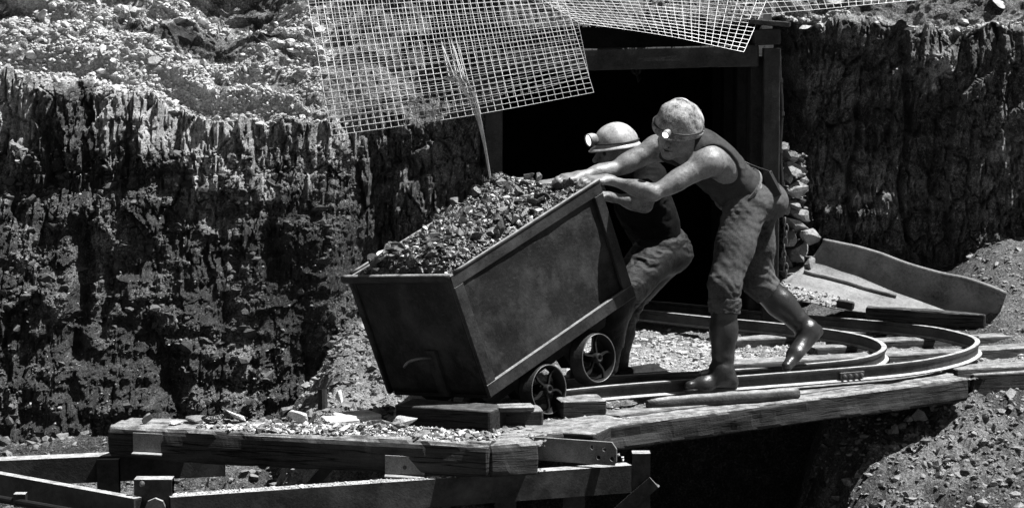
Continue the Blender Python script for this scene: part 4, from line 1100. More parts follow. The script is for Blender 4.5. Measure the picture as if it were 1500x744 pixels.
mb = MB(); hexT(mb, [(.012, -hw + .03, -.012), (cL - .012, -hw + .03, -.012), (cL - .012, hw - .03, -.012), (.012, hw - .03, -.012), (.012, -hw + .03, .006), (cL - .012, -hw + .03, .006), (cL - .012, hw - .03, .006), (.012, hw - .03, .006)]); part('floor', mb, M['iron'], tub)
def bev_strip(mb, x0, z0, x1, z1, y, w, th):
    d = nrm(V(x1 - x0, 0, z1 - z0)); n = V(-d[2], 0, d[0]); b = .003
    ring = [(-w / 2, 0), (-w / 2, th - b), (-w / 2 + b, th), (w / 2 - b, th), (w / 2, th - b), (w / 2, 0)]
    mb.loft([[T(*(V(x, y, z) + n * a + V(0, c, 0))) for a, c in ring] for x, z in ((x0, z0), (x0 + (x1 - x0) * .5, z0 + (z1 - z0) * .5), (x1, z1))])
for sgn in (1, -1):
    y = (hw - .014) if sgn > 0 else (-hw - .004)
    for (a, b, c, d, w, nm) in [(.0, cH - .03, cL, cH - .03, .062, 'top_trim'), (.0, .032, cL, .032, .064, 'bottom_trim'), (.032, .066, .032, cH - .063, .064, 'rear_trim'), (cL - .032, .066, cL - .032, cH - .063, .064, 'front_trim')]:
        mb = MB(); bev_strip(mb, a, b, c, d, y, w, .018); part(nm, mb, M['tub_trim'], tub)
# rolled rim
mb = MB(); mb.tube([T(cL - .004, y, cH - .012) for y in np.linspace(-hw - .035, hw - .0, 24)], .021, 12); part('front_rim', mb, M['tub_trim'], tub, True)
mb = MB(); mb.tube([T(.0, y, cH - .012) for y in np.linspace(-hw, hw, 12)], .014, 10); part('rear_rim', mb, M['tub_trim'], tub, True)
for y in (hw + .002, -hw - .002):
    mb = MB(); mb.tube([T(x, y, cH + .004) for x in np.linspace(0, cL - .03, 20)], .010, 8); part('side_rim', mb, M['tub_trim'], tub, True)
# front stiffener with towing hook
mb = MB(); hexT(mb, [(cL - .01, .02, .0), (cL + .008, .02, .0), (cL + .008, .085, .0), (cL - .01, .085, .0), (cL - .01, .02, .24), (cL + .008, .02, .24), (cL + .008, .085, .24), (cL - .01, .085, .24)]); part('hook_plate', mb, M['tub'], tub)
mb = MB(); mb.tube(smooth_curve([T(cL, .05, .20), T(cL + .05, .05, .225), T(cL + .085, .03, .235), T(cL + .10, -.02, .225), T(cL + .10, -.05, .20)], 16), .007, 8); part('towing_hook', mb, M['iron_worn'], tub, True)
for (xx, nm) in ((.012, 0), (cL - .012, 1)):
    for y in (hw - .012, -hw + .012):
        mb = MB(); mb.tube([T(xx, y, .0), T(xx, y, cH - .02)], .012, 8); part('corner_bar', mb, M['tub_trim'], tub, True)
# underframe and wheels
for y in (.17, -.17):
    mb = MB(); hexT(mb, [(.12, y - .04, -.11), (cL - .12, y - .04, -.11), (cL - .12, y + .04, -.11), (.12, y + .04, -.11), (.05, y - .04, -.0125), (cL - .05, y - .04, -.0125), (cL - .05, y + .04, -.0125), (.05, y + .04, -.0125)]); part('frame_beam', mb, M['iron'], tub)
WR = .122
def wheel(c, ax, rot):
    mb = MB(); mb.lathe(c, ax, [(-.045, WR - .012), (-.045, WR + .016), (-.033, WR + .018), (-.028, WR + .001), (.026, WR - .001), (.028, WR - .006), (.024, WR - .009), (-.028, WR - .012)], 48)
    w = part('wheel', mb, M['iron'], tub, True)
    mb = MB(); mb.lathe(c, ax, [(.0245, WR - .007), (.0295, WR - .006), (.0295, WR - .002), (.0245, WR - .0015)], 48); part('rim_edge', mb, M['iron_worn'], w, True)
    mb = MB(); mb.lathe(c, ax, [(-.05, .001), (-.05, .026), (.03, .024), (.036, .020), (.036, .013), (.028, .011), (.028, .001)], 24); part('hub', mb, M['iron'], w, True)
    e1 = nrm(np.cross(ax, V(0, 0, 1))); e2 = np.cross(ax, e1)
    for k in range(5):
        a0 = rot + k * 2 * math.pi / 5; pts = []
        for r in np.linspace(.024, WR - .012, 9):
            a = a0 + .55 * math.sin((r - .024) / (WR - .036) * math.pi) * .35; pts.append(c + (e1 * math.cos(a) + e2 * math.sin(a)) * r + ax * .004)
        mb = MB(); mb.sweep(pts, [(-.0045, -.005), (.0045, -.005), (.005, .009), (-.005, .009)], up=ax); part('spoke', mb, M['iron'], w)
for x, z, rt in ((.755, -.140, .3), (.375, -.158, .75)):
    for y, sg in ((.335, 1), (-.30, -1)):
        wheel(T(x, y, z), cY_ * sg, rt)
    mb = MB(); mb.tube([T(x, -.30, z), T(x, .31, z)], .018, 10); part('axle', mb, M['iron'], tub, True)
    for y in (.17, -.17):
        mb = MB(); hexT(mb, [(x - .05, y - .035, z - .035), (x + .05, y - .035, z - .035), (x + .05, y + .035, z - .035), (x - .05, y + .035, z - .035), (x - .07, y - .035, -.112), (x + .07, y - .035, -.112), (x + .07, y + .035, -.112), (x - .07, y + .035, -.112)]); part('axle_box', mb, M['iron'], tub)

# ------------------------------------------------------------------ coal heaped in the tub
def heap_h(x, y):
    ex = np.minimum(x, cL - x) / .14; ey = np.minimum(y + hw, hw - y) / .20
    h = .085 * sstep(0, 1, np.minimum(ex, 3) + .12) * sstep(0, 1, ey + .10) + .012 * fbm2(x * 7, y * 7, 4, 3)
    h = h * (1 - .85 * np.exp(-(x / .30) ** 2 - ((y - hw) / .40) ** 2)) + .045 * np.exp(-((x - .10) / .16) ** 2 - ((y + .20) / .15) ** 2)
    return cH - .028 + h
nx, ny = 110, 70
Xh, Yh = np.meshgrid(np.linspace(.04, cL - .04, nx), np.linspace(-hw + .04, hw - .04, ny), indexing='ij')
q1, q2, d, e, ox, oy = vor(Xh * 26, Yh * 26, 3); q3, q4, d2, e2, ox2, oy2 = vor(Xh * 60, Yh * 60, 8)
edge = np.minimum(np.minimum(Xh - .04, cL - .04 - Xh), np.minimum(Yh + hw - .04, hw - .04 - Yh))
Hh = heap_h(Xh, Yh) + ((q1 - .4) * .030 * (.9 - d) + ox * (q2 - .5) * .05 + (q3 - .4) * .014) * sstep(0, .05, edge)
vv = cT + Xh[..., None] * cX + Yh[..., None] * cY_ + Hh[..., None] * cZ_
ii, jj = np.meshgrid(np.arange(nx - 1), np.arange(ny - 1), indexing='ij'); a = ii * ny + jj
qd = np.stack([a, a + ny, a + ny + 1, a + 1], -1).reshape(-1, 4)
vs = vv.reshape(-1, 3); per = [i * ny for i in range(nx)] + [(nx - 1) * ny + j for j in range(1, ny)] + [i * ny + ny - 1 for i in range(nx - 2, -1, -1)] + [j for j in range(ny - 2, 0, -1)]
low = vs[per] - cZ_ * .25; k0 = len(vs); rim = np.array([(per[i], per[(i + 1) % len(per)], k0 + (i + 1) % len(per), k0 + i) for i in range(len(per))])
o = put('coal_load', npmesh('coal_load', np.concatenate([vs, low]), [qd, rim]), M['coal']); tag(o, 'small coal and dust heaped in the tipped tub', 'coal', kind='stuff')
pts = []
for _ in range(2600):
    x, y = RNG.uniform(.03, cL - .03), RNG.uniform(-hw + .03, hw - .03); pts.append(T(x, y, heap_h(np.array([x]), np.array([y]))[0] + .004))
stuff('coal_chips', pts, np.minimum(logn(len(pts), .014, .5), .034), M['coal'], 'small chips of coal covering the load in the tub', 'coal', SMALL, .6)
pts = []
for _ in range(300):
    x, y = RNG.uniform(.03, cL - .03), RNG.uniform(-hw + .03, hw - .03); pts.append(T(x, y, heap_h(np.array([x]), np.array([y]))[0] + .008))
stuff('glint_chips', pts, np.minimum(logn(len(pts), .009, .6), .03), M['shale_pale'], 'pale chips standing in for glints on the load of coal', 'shale chips', SMALL, .6)  # matte pale chips added to imitate bright reflecting coal facets
for _ in range(84):
    x, y = RNG.uniform(.05, cL - .06), RNG.uniform(-hw + .06, hw - .06); s_ = RNG.uniform(.022, .055)
    lump('coal_lump', T(x, y, heap_h(np.array([x]), np.array([y]))[0] - s_ * .1), s_, M['coal'] if RNG.random() < .7 else M['coal_dusty'], 'fist sized lump of coal lying in the loaded tub', 'coal lump', 'coal lumps in the tub', MED, .7, (1.2, .9, .9))
for px, py, Y, s_, mt, lb in [(549, 396, 11.73, .08, 'coal', 'big black lump at the front corner of the load, nearest the rim'), (556, 376, 11.72, .04, 'shale_pale', 'pale stone beside the big lump at the front corner of the load'),
        (739, 272, 12.45, .05, 'shale', 'grey lump on the peak of the load where the pale strip ends'), (768, 266, 12.40, .042, 'coal_dusty', 'dusty lump on the top of the load, between the grey peak lump and the hands'), (790, 268, 12.36, .045, 'shale', 'smooth grey lump on top of the load touching the hands'), (806, 280, 12.15, .036, 'coal', 'black lump just below the hands'), (780, 290, 12.1, .04, 'coal', 'black lump below the grey lump by the hands'), (700, 282, 12.4, .045, 'coal', 'dark lump on the far skyline of the load'), (666, 300, 12.25, .045, 'coal_dusty', 'dark lump on the far edge halfway up the load'), (640, 318, 12.1, .045, 'coal', 'dark block on the far edge, lower half of the load'), (580, 362, 11.9, .042, 'coal', 'black block near the front of the load by the far side'), (648, 345, 11.85, .05, 'coal', 'dark blocky lump in the middle of the load'), (762, 318, 11.95, .05, 'coal', 'dark lump lying near the tub side, upper part of the load'), (716, 300, 12.15, .035, 'shale_pale', 'pale flat stone in the upper part of the load'), (690, 318, 12.05, .045, 'coal', 'shiny lump in the centre of the load'), (600, 362, 11.8, .04, 'coal_dusty', 'dusty lump in the lower part of the load')]:
    lump('coal_lump' if 'coal' in mt else 'stone_lump', P(px, py, Y), s_, M[mt], lb, 'lump', None, BIGR, .5, (1.2, .9, .8))

# ================================================================== PEOPLE
def axes(fwd, up):
    u = nrm(up); f = nrm(np.asarray(fwd) - u * (np.asarray(fwd) @ u)); return f, np.cross(u, f), u      # forward, left, up
def add_head(S, o, fwd, up):
    f, l, u = axes(fwd, up); ax = np.array([f, l, u]); L = lambda a, b, c: o + f * a + l * b + u * c
    S.ell(L(-.012, 0, .035), (.098, .077, .090), ax); S.ell(L(.030, 0, -.040), (.064, .060, .078), ax, k=.04)
    S.cap(L(.03, .052, -.075), L(.072, .012, -.105), .016, .016, k=.03); S.cap(L(.03, -.052, -.075), L(.072, -.012, -.105), .016, .016, k=.03)
    S.ell(L(.074, 0, -.103), (.018, .022, .018), ax, k=.02)
    for s in (1, -1):
        S.ell(L(.062, s * .040, -.030), (.024, .022, .022), ax, k=.02)
        S.ell(L(.098, s * .033, -.002), (.022, .022, .015), ax, k=.010, op='cut')
        S.ell(L(.080, s * .031, -.001), (.012, .013, .010), ax, k=.004)
        S.cap(L(.086, s * .010, .022), L(.076, s * .046, .020), .010, .008, k=.012)
        S.ell(L(-.005, s * .080, -.012), (.026, .011, .034), ax, k=.008)
    S.cap(L(.088, 0, .014), L(.124, 0, -.034), .010, .016, k=.008)
    for s in (1, -1): S.ell(L(.100, s * .011, -.038), (.011, .008, .008), ax, k=.008)
    S.ell(L(.092, 0, -.063), (.012, .026, .008), ax, k=.006); S.ell(L(.091, 0, -.081), (.012, .022, .009), ax, k=.006)
    S.ell(L(.104, 0, -.0715), (.012, .024, .004), ax, k=.003, op='cut'); S.ell(L(.098, 0, -.094), (.012, .020, .005), ax, k=.008, op='cut')
    return f, l, u
def face_parts(parent, o, f, l, u):
    L = lambda a, b, c: o + f * a + l * b + u * c
    for s in (1, -1):
        mb = MB(); mb.lathe(L(.083, s * .033, -.002), f, [(-.010, .001), (-.004, .011), (.004, .0115), (.009, .007), (.011, .0005)], 16); part('eye', mb, M['black'], parent, True)
        mb = MB(); mb.tube([L(.096, s * .012, .016), L(.096, s * .030, .021), L(.082, s * .050, .017)], [.0045, .0055, .003], 8); part('eyebrow', mb, M['black'], parent, True)
    mb = MB(); mb.tube([L(.082, .026, -.073), L(.1005, .010, -.0715), L(.1025, 0, -.0725), L(.1005, -.010, -.0715), L(.082, -.026, -.073)], [.001, .0022, .0026, .0022, .001], 8); part('mouth', mb, M['darkcloth'], parent, True)
    for s in (1, -1):
        mb = MB(); mb.tube([L(.116, s * .008, -.047), L(.108, s * .011, -.046)], .0028, 8); part('nostril_shade', mb, M['darkcloth'], parent, True)  # dark plugs imitate the shadow under the nose
def add_hand(S, wr, d, n, thumb, curl=1., size=1.):
    """d: wrist to knuckles, n: back of the hand, thumb: +1/-1 on the d x n side"""
    d = nrm(d); n = nrm(np.asarray(n) - d * (np.asarray(n) @ d)); s = np.cross(d, n) * thumb; z = size
    kn = wr + d * .088 * z
    S.cap(wr - d * .03, wr + d * .015, .027, .026, k=.02, flat=n, ff=.8)
    for a in (-.030, -.010, .010, .030): S.cap(wr + s * a * .55 * z, kn + s * a * z - n * .002, .0175, .0135, k=.016)
    for a, l1, r in ((.033, .9, .0098), (.011, 1.03, .0105), (-.012, .97, .0102), (-.034, .78, .0088)):
        b = kn + s * a * z; fan = s * a * .9; c1 = .35 * curl; c2 = 1.0 * curl; c3 = 1.45 * curl
        p = [b]
        for ln, c in ((.044, c1), (.028, c2), (.022, c3)): p.append(p[-1] + (nrm(d + fan) * math.cos(c) - n * math.sin(c)) * ln * l1 * z)
        S.chain(p, [r * 1.08, r, r * .95, r * .82], k=.006)
    t0 = wr + d * .022 + s * .024 - n * .008; t1 = t0 + (d * .55 + s * .75 - n * .25) * .046 * z; t2 = t1 + (d * .85 + s * .25 - n * .4) * .034 * z; t3 = t2 + (d * .95 - s * .05 - n * .4) * .026 * z
    S.chain([t0, t1, t2, t3], [.017, .0130, .0115, .0092], k=.012)
def add_arm(S, sh, el, wr, mus=1., hang=V(0, 0, -1)):
    S.cap(sh, sh + (el - sh) * .30, .056 * mus, .050 * mus, k=.05)
    S.cap(sh + (el - sh) * .15, el, .047 * mus, .036 * mus, k=.03)
    S.ell(sh + (el - sh) * .55 + V(0, 0, .010), (.080, .042 * mus, .042 * mus), _al(el - sh), k=.03)
    S.ell(sh + (el - sh) * .60 + hang * .018, (.090, .036 * mus, .034 * mus), _al(el - sh), k=.03)
    S.cap(el, wr, .034 * mus, .022, k=.02); S.ell(el + (wr - el) * .27, (.080, .043 * mus, .041 * mus), _al(wr - el), k=.03)
    S.ell(el, (.033, .033, .033), k=.015); S.ell(sh + (el - sh) * .10 + V(0, 0, .012), (.075, .058 * mus, .055 * mus), _al(el - sh), k=.025)
def _al(d):
    d = nrm(d); a = nrm(np.cross(d, V(0, 0, 1)) if abs(d[2]) < .95 else np.cross(d, V(1, 0, 0))); return np.array([d, a, np.cross(d, a)])
def helmet(parent, o, f, l, u, Rf, Rl, Ru, z0, brim, peak, m, lamp_r, lampz, seed, rough=0., lens='lens'):
    """shell of revolution scaled to the head, with a brim that runs out to a peak"""
    mb = MB(); N, K = 56, 16; L = lambda a, b, c: o + f * a + l * b + u * c
    prof = [(math.cos(t), math.sin(t)) for t in np.linspace(math.pi / 2 * .985, 0, K)]
    rings = []
    for i in range(N):
        a = 2 * math.pi * i / N; ca, sa = math.cos(a), math.sin(a); ring = []
        pk = peak * max(0, ca) ** 3 + brim
        for c, s in prof: 
            rg = rough * vn2(np.array([a * 2.2 + 9]), np.array([s * 3. + seed]), seed)[0]
            ring.append(L(Rf * c * ca * (1 + rg) - .01, Rl * c * sa * (1 + rg), z0 + Ru * s * (1 + rg * .5)))
        ring.append(L(Rf * ca * 1.02 - .01 + .004 * ca, Rl * sa * 1.02 + .004 * sa, z0 - .004))
        ring.append(L((Rf + pk) * ca - .01, (Rl + brim) * sa, z0 - .012 - pk * .22))
        ring.append(L((Rf + pk) * ca - .01, (Rl + brim) * sa, z0 - .017 - pk * .22))
        for c, s in prof[::-1]: ring.append(L((Rf - .006) * c * ca - .01, (Rl - .006) * c * sa, z0 - .010 + (Ru - .004) * s))
        rings.append(ring)
    mb.loft(rings, cap=False, closed=True)
    # close the crown
    hl = part('helmet', mb, m, parent, True)
    for sgn_ in (0,):
        mc = MB(); mc.lathe(L(-.01, 0, z0 + Ru * .992), u, [(-.012, .0005), (-.012, .016), (-.002, .014), (.0005, .0005)], 20); part('crown_button', mc, m, hl, True)
    bd_ = MB(); pts = [L((Rf + .003) * math.cos(a) - .01, (Rl + .003) * math.sin(a), z0 + .012) for a in np.linspace(0, 2 * math.pi, 48, endpoint=False)]; bd_.tube(pts, .004, 6, closed=True); part('band', bd_, M['black'], hl, True)
    c = L(Rf + .004, 0, z0 + lampz); ax = nrm(f * .97 - u * .1)
    lb = MB(); lb.lathe(c, ax, [(-.02, .001), (-.02, lamp_r * .7), (0, lamp_r * .95), (.022, lamp_r), (.030, lamp_r), (.030, lamp_r * .86), (.024, lamp_r * .86), (.022, .001)], 28); part('lamp', lb, M['plate'], hl, True)
    ln = MB(); ln.lathe(c, ax, [(.0245, .0005), (.0245, lamp_r * .84), (.028, lamp_r * .6), (.031, .0005)], 24); part('lamp_lens', ln, M[lens], hl, True)
    return hl
def folds(amp, sc=(7, 7, 20), seed=1, fine=.0012):
    def f(v): return np.clip(f0(v), -.75 * amp, 1.2 * amp)
    def f0(v):
        a = fbm3(v * np.array(sc), seed, 3); ph = v @ np.array([sc[0] * 1.3, sc[1] * .5, sc[2] * 2.3]) + 2.6 * a; r = 1 - np.abs(np.sin(ph)) * 1.6; mk = sstep(-.35, .5, fbm3(v * 6., seed + 7, 2))
        return amp * r * .30 * mk + amp * .6 * fbm3(v * np.array([6., 6., 8.]), seed + 4, 2) + amp * .9 * mk * (.3 - np.abs(vn3(v * np.array([6., 6., 11.]) + 1.5 * a[:, None], seed + 14))) + fine * vn3(v * 60, seed + 9)
    return f

# ------------------------------------------------------------------ the standing man
p1 = thing('person', G(1085, 560, -.06), 'man in singlet, jeans and rubber boots bending to push the tub, stained helmet with lamp', 'person')
shN, shF = P(1040, 238, 12.20), P(966, 217, 12.46); elN, elF = P(957, 283, 12.08), P(893, 250, 12.36); wrN, wrF = P(889, 263, 12.15), P(850, 258, 12.25)
neck, pel = P(1008, 214, 12.31), P(1094, 288, 12.46); hipN, hipF = P(1091, 305, 12.37), P(1106, 306, 12.57)
knN, knF = P(1062, 418, 12.17), P(1110, 412, 12.60); anN, anF = P(1058, 545, 12.14), P(1184, 485, 12.62)
hd1 = P(991, 193, 12.24)
spine = nrm(neck - pel); latr = nrm(shN - shF); latr = nrm(latr - spine * (latr @ spine)); front = np.cross(latr, spine); front = front if front[2] < 0 else -front
TA = np.array([front, latr, spine])
def torso1(S, g=0., k=.06):
    ch = pel + (neck - pel) * .66 - front * .015
    S.ell(ch, (.105, .155, .175), TA, k=k, grow=g); S.ell(pel + (neck - pel) * .36, (.095, .135, .16), TA, k=k, grow=g)
    S.ell(pel + spine * .02, (.105, .155, .13), TA, k=k, grow=g)
    S.cap(ch + spine * .10 + latr * .03, shN, .075, .058, k=k, grow=g); S.cap(ch + spine * .10 - latr * .03, shF, .075, .058, k=k, grow=g)
lo, hi = np.min([shN, shF, elN, elF, wrN, wrF, neck, pel, hipN, hipF, knN, knF, anN, anF], 0) - .25, np.max([hd1, neck, pel, anF, hipF, shN], 0) + .25
S = Sdf(lo, hi, .0048)
torso1(S)
S.cap(neck - spine * .03, hd1 - V(0, 0, .06) + V(.03, .02, 0), .066, .056, k=.05)
for s_ in (shN, shF): S.cap(neck + (hd1 - neck) * .2, neck + (s_ - neck) * .75, .05, .04, k=.05)
add_arm(S, shN, elN, wrN, 1.05); add_arm(S, shF, elF, wrF, 1.0)
f1, l1, u1 = add_head(S, hd1, V(-.44, -.80, -.40), V(.14, -.34, .93))
rimd = nrm(T(0, -hw, cH) - T(0, hw, cH))
add_hand(S, wrN, P(846, 264, 12.06) - wrN, V(.10, -.30, .95), 1, .85); add_hand(S, wrF, P(806, 264, 12.14) - wrF, V(.10, -.3, .95), -1, .85)
for h_, k_, a_ in ((hipN, knN, anN), (hipF, knF, anF)):
    S.cap(h_, k_, .080, .052, k=.02); S.cap(k_, a_, .050, .032, k=.02)
S.cap(anN, anN + V(-.09, -.02, -.005), .030, .022, k=.02); S.cap(anF, anF + (P(1172, 520, 12.55) - anF) * .6, .030, .022, k=.02)
sdf_part('body', S, M['skin'], p1, 2, lambda v: .0012 * fbm3(v * 30, 3, 3))
face_parts(p1, hd1, f1, l1, u1)
# singlet
S = Sdf(np.min([shN, shF, pel, neck], 0) - .3, np.max([shN, shF, pel, neck], 0) + .3, .006)
torso1(S, .016)
ch = pel + (neck - pel) * .66
for s_, e_ in ((shN, elN), (shF, elF)):
    out = nrm(s_ - (shN + shF) / 2)
    S.ell(s_ + out * .045 + nrm(e_ - s_) * .02 - spine * .045, (.125, .098, .150), TA, k=.012, op='cut')
S.ell(neck + spine * .05 + front * .07, (.13, .095, .12), TA, k=.012, op='cut')
S.cut(pel + spine * .055, -spine)
vwr = lambda v: folds(.008, (9, 9, 12), 3)(v) * .6 + .004 * np.sin((v @ spine) * 95 + 2 * fbm3(v * 6, 2, 2)) * sstep(.30, .05, (v - pel) @ spine)
sdf_part('singlet', S, M['vest'], p1, 2, vwr)
hb = MB(); hem = []
for a in np.linspace(0, 2 * math.pi, 40, endpoint=False): hem.append(pel + spine * (.055 + .012 * math.sin(a * 2 + 1)) + front * math.cos(a) * .118 + latr * math.sin(a) * .168)
# trousers
S = Sdf(np.min([anN, knN, hipN, anF], 0) - .25, np.max([pel, hipF, anF, knF], 0) + V(.2, .25, .2), .006)
wc = [(pel + spine * .072, spine)]; S.ell(pel - spine * .01, (.116, .160, .130), TA, k=.06, clip=wc); S.ell(pel - spine * .10 - front * .045, (.106, .152, .11), TA, k=.06, clip=wc)
S.cap(hipN, hipN + (knN - hipN) * .5, .110, .096, k=.05); S.cap(hipN + (knN - hipN) * .5, knN, .095, .080, k=.04)
q = knN + (anN - knN) * .26; S.cap(knN, q, .080, .074, k=.03, clip=[(q, anN - knN)])
S.cap(hipF, hipF + (knF - hipF) * .5, .105, .090, k=.05); S.cap(hipF + (knF - hipF) * .5, knF, .090, .080, k=.04)
q2 = knF + (anF - knF) * .22; S.cap(knF, q2, .084, .080, k=.03, clip=[(q2, anF - knF)])
def jw(v):
    f = folds(.008, (8, 8, 18), 6)(v)
    kn = np.exp(-(np.linalg.norm(v - knN, axis=1) / .12) ** 2) + np.exp(-(np.linalg.norm(v - knF, axis=1) / .12) ** 2) + np.exp(-(np.linalg.norm(v - (hipN + V(.0, 0, -.05)), axis=1) / .14) ** 2)
    zone = np.clip(np.exp(-(np.linalg.norm(v - knN, axis=1) / .13) ** 2) + np.exp(-(np.linalg.norm(v - knF, axis=1) / .13) ** 2) + np.exp(-(np.linalg.norm(v - hipN, axis=1) / .13) ** 2), 0, 1)
    return f * (.35 + .75 * zone) + .0035 * kn * np.sin(v[:, 2] * 120 + v[:, 0] * 70 + 9 * fbm3(v * 5, 4, 2))
tro = sdf_part('trousers', S, M['jeans'], p1, 2, jw)
# rolled hem of the near leg
S = Sdf(q - .2, q + .2, .005); dd_ = nrm(anN - knN)
S.cap(q - dd_ * .030, q + dd_ * .018, .086, .084, k=.01, clip=[(q + dd_ * .028, dd_), (q - dd_ * .05, -dd_)])
sdf_part('rolled_cuff', S, M['jeans'], tro, 2, folds(.010, (10, 10, 26), 16))
# belt with lamp battery and cable
bt = MB(); pts = [pel + spine * .066 + front * math.cos(a) * .126 + latr * math.sin(a) * .172 for a in np.linspace(0, 2 * math.pi, 44, endpoint=False)]
bt.loft([[p_ + spine * a + nrm(p_ - pel - spine * .066) * b for a, b in ((-.007, -.006), (.007, -.006), (.007, .006), (-.007, .006))] for p_ in pts], cap=False, closed=True)
part('belt', bt, M['plate'], p1)
bc = P(1131, 270, 12.40); bp_ = MB(); bp_.box(bc, .045, .10, .13, _al(nrm(V(.9, -.2, .5)))[[0, 1, 2]]); part('lamp_battery', bp_, M['black'], p1)
hl1 = helmet(p1, hd1 + u1 * -.004, f1, l1, u1, .136, .124, .142, .030, .003, .020, M['helmet_old'], .020, .012, 4, .07)  # its lamp is unlit; the glowing lens imitates a glint
cbm = MB(); cbm.tube(smooth_curve([hd1 - f1 * .13 + u1 * .05, hd1 - f1 * .15 + u1 * .0, neck + V(.07, -.02, .035), pel + (neck - pel) * .6 - front * .135, pel + (neck - pel) * .3 - front * .128, bc + V(0, 0, .06)], 40), .004, 6); part('lamp_cable', cbm, M['black'], p1, True)
# rubber boots
def boot(kn, an, top, heel, toe, sole_n, r0=.069):
    S = Sdf(np.min([kn, an, heel, toe], 0) - .15, np.max([kn, an, heel, toe], 0) + .15, .005)
    st = kn + (an - kn) * top; S.cap(st, st + (an - st) * .45, r0, r0 * .94, k=.02, clip=[(st, kn - an)]); S.cap(st + (an - st) * .4, an, r0 * .94, .050, k=.03)
    sn = nrm(sole_n); S.cap(an, heel + sn * .042, .052, .042, k=.04); ball = heel + (toe - heel) * .66
    S.cap(an + (ball - an) * .15, ball + sn * .036, .050, .040, k=.04); S.cap(heel + sn * .034, ball + sn * .032, .036, .040, k=.03); S.cap(ball + sn * .032, toe + sn * .028, .041, .028, k=.03)
    lat_ = nrm(np.cross(toe - heel, sn)); S.cap(ball + sn * .026 - lat_ * .012, ball + sn * .026 + lat_ * .012, .036, .036, k=.03)
    S.cut(heel, -sn)
    S2 = Sdf(np.min([heel, toe], 0) - .1, np.max([heel, toe], 0) + .1, .005); pc = [(heel + sn * .016, sn), (heel - sn * .002, -sn)]
    S2.cap(heel + sn * .02, ball + sn * .02, .040, .046, k=.02, clip=pc); S2.cap(ball + sn * .02, toe + sn * .02, .047, .034, k=.02, clip=pc)
    o = sdf_part('boot', S, M['rubber'], p1, 2, lambda v: .0035 * np.sin((v - an) @ nrm(kn - an) * 110 + 2 * fbm3(v * 8, 3, 2)) * np.exp(-(np.linalg.norm(v - an - nrm(kn - an) * .03, axis=1) / .07) ** 2) + .003 * fbm3(v * 8, 5, 3))
    if abs(sn[2]) > .9: sdf_part('sole', S2, M['black'], o, 1)
    S3 = Sdf(st - .13, st + .13, .005); dk = nrm(kn - an); S3.cap(st - dk * .012, st + dk * .004, r0 + .006, r0 + .006, k=.01, clip=[(st + dk * .006, dk), (st - dk * .014, -dk)]); sdf_part('boot_rim', S3, M['rubber'], o, 1)
    return o
hN_ = anN + V(.040, .02, 0); hN_[2] = -.052; tN_ = hN_ + V(-.205, -.085, 0); boot(knN, anN, .18, hN_, tN_, V(0, 0, 1))
heelF, toeF = P(1201, 494, 12.66), P(1158, 542, 12.44); sn = nrm(np.cross(toeF - heelF, V(.2, 1, 0))); sn = sn if sn @ (anF - heelF) > 0 else -sn
boot(knF, anF, .08, heelF, toeF, sn, .074)

# ------------------------------------------------------------------ the second man, crouched behind the tub
p2 = thing('person', G(900, 562, -.1), 'man in dark clothes and pale helmet with a lit lamp, crouching behind the tub', 'person')
hd2 = P(901, 221, 12.80); nk2, pl2 = P(924, 248, 12.82), P(966, 358, 12.93)
sN2, sF2 = P(952, 262, 12.66), P(915, 262, 13.0); eN2, wN2 = P(945, 300, 12.46), P(893, 288, 12.36); eF2, wF2 = P(868, 282, 12.93), P(818, 268, 12.72)
hN2, hF2 = P(962, 370, 12.83), P(970, 370, 13.03); kN2, kF2 = P(896, 450, 12.55), P(908, 450, 12.95); aN2, aF2 = P(884, 547, 12.74), P(896, 547, 13.05)
sp2 = nrm(nk2 - pl2); lt2 = nrm(sN2 - sF2); lt2 = nrm(lt2 - sp2 * (lt2 @ sp2)); fr2 = np.cross(lt2, sp2); fr2 = fr2 if fr2[0] < 0 else -fr2; TB = np.array([fr2, lt2, sp2])
def torso2(S, g=0.):
    ch = pl2 + (nk2 - pl2) * .62; S.ell(ch, (.110, .165, .18), TB, k=.06, grow=g); S.ell(pl2 + (nk2 - pl2) * .3, (.105, .145, .15), TB, k=.06, grow=g)
    S.cap(ch + sp2 * .1, sN2, .075, .06, k=.05, grow=g); S.cap(ch + sp2 * .1, sF2, .075, .06, k=.05, grow=g)
allp = [hd2, sN2, sF2, eN2, wN2, eF2, wF2, pl2, kN2, aN2, aF2]
S = Sdf(np.min(allp, 0) - .25, np.max(allp, 0) + .25, .006)
torso2(S); S.cap(nk2, hd2 + V(.03, 0, -.05), .064, .056, k=.05)
add_arm(S, sN2, eN2, wN2); add_arm(S, sF2, eF2, wF2)
f_, l_, u_ = add_head(S, hd2, V(-.86, -.46, -.15), V(-.10, -.05, 1))
add_hand(S, wN2, T(-.02, hw - .10, cH - .05) - wN2, V(.1, -.1, 1), 1, .6); add_hand(S, wF2, P(786, 270, 12.66) - wF2, V(.1, -.2, 1), -1, .6)
for h_, k_, a_ in ((hN2, kN2, aN2), (hF2, kF2, aF2)): S.cap(h_, k_, .085, .055, k=.04); S.cap(k_, a_, .055, .038, k=.03)
sdf_part('body', S, M['skin'], p2, 2, lambda v: .0012 * fbm3(v * 30, 3, 3))
S = Sdf(np.min([sN2, sF2, pl2, eN2], 0) - .3, np.max([sN2, sF2, pl2, nk2], 0) + .3, .007)
torso2(S, .032)
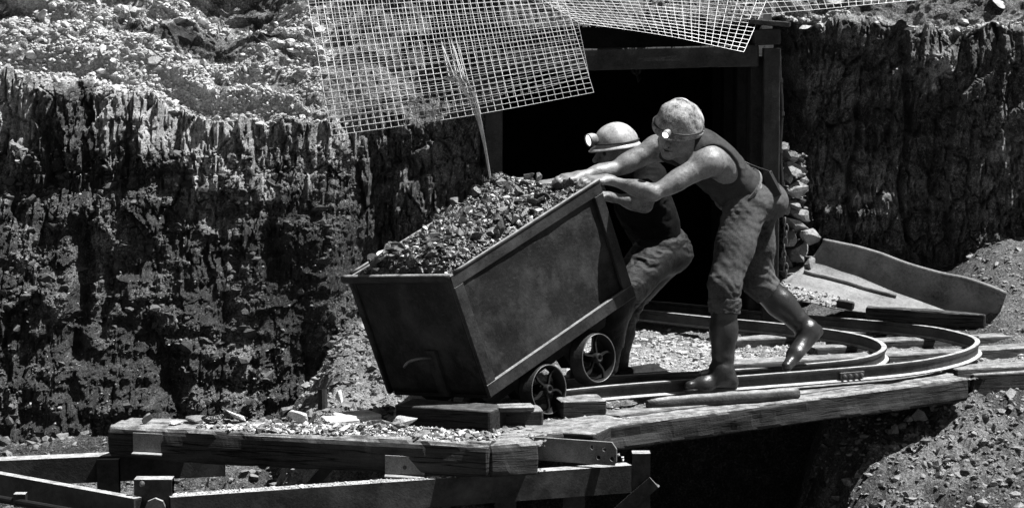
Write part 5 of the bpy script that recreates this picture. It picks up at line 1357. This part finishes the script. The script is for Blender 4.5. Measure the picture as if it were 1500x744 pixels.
for a, b in ((sN2, eN2), (sF2, eF2)): S.cap(a, a + (b - a) * .72, .092, .072, k=.03, clip=[(a + (b - a) * .72, b - a)])
S.ell(nk2 + sp2 * .07 + fr2 * .02, (.055, .06, .07), TB, k=.01, op='cut'); S.cut(pl2 + sp2 * .02, -sp2)
sdf_part('shirt', S, M['darkcloth'], p2, 2, folds(.012, (8, 8, 14), 23))
S = Sdf(np.min([aN2, aF2, kN2], 0) - .2, np.max([pl2, hF2, hN2], 0) + .25, .007)
wc = [(pl2 + sp2 * .075, sp2)]; S.ell(pl2 - sp2 * .0, (.130, .168, .13), TB, k=.06, clip=wc); S.ell(pl2 - sp2 * .06 - fr2 * .03, (.12, .163, .11), TB, k=.06, clip=wc)
for h_, k_, a_ in ((hN2, kN2, aN2), (hF2, kF2, aF2)):
    S.cap(h_, k_, .118, .100, k=.05); q = k_ + (a_ - k_) * .90; S.cap(k_, q, .098, .080, k=.04, clip=[(q, a_ - k_)])
sdf_part('trousers', S, M['trousers'], p2, 2, folds(.013, (8, 8, 17), 31))
def shoe(an, toe):
    S = Sdf(np.min([an, toe], 0) - .15, np.max([an, toe], 0) + .15, .006); z = -.105
    S.cap(an, V(an[0], an[1], z + .05), .055, .05, k=.03); S.cap(V(an[0], an[1], z + .045), V(toe[0], toe[1], z + .04), .048, .04, k=.03); S.cut(V(0, 0, z), V(0, 0, -1))
    sdf_part('boot', S, M['rubber'], p2, 2)
shoe(aN2, aN2 + V(-.16, -.06, 0)); shoe(aF2, aF2 + V(-.16, -.06, 0))
face_parts(p2, hd2, f_, l_, u_)
helmet(p2, hd2, f_, l_, u_, .122, .104, .112, .036, .015, .022, M['helmet'], .034, .042, 8, .02)
bf = MB(); bf.tube(smooth_curve([pl2 + sp2 * .06 + fr2 * .14 + lt2 * .02, pl2 + sp2 * .06 + lt2 * .175, pl2 + sp2 * .06 - fr2 * .145, pl2 + sp2 * .06 - lt2 * .175], 24), .008, 6); part('belt', bf, M['black'], p2, True)
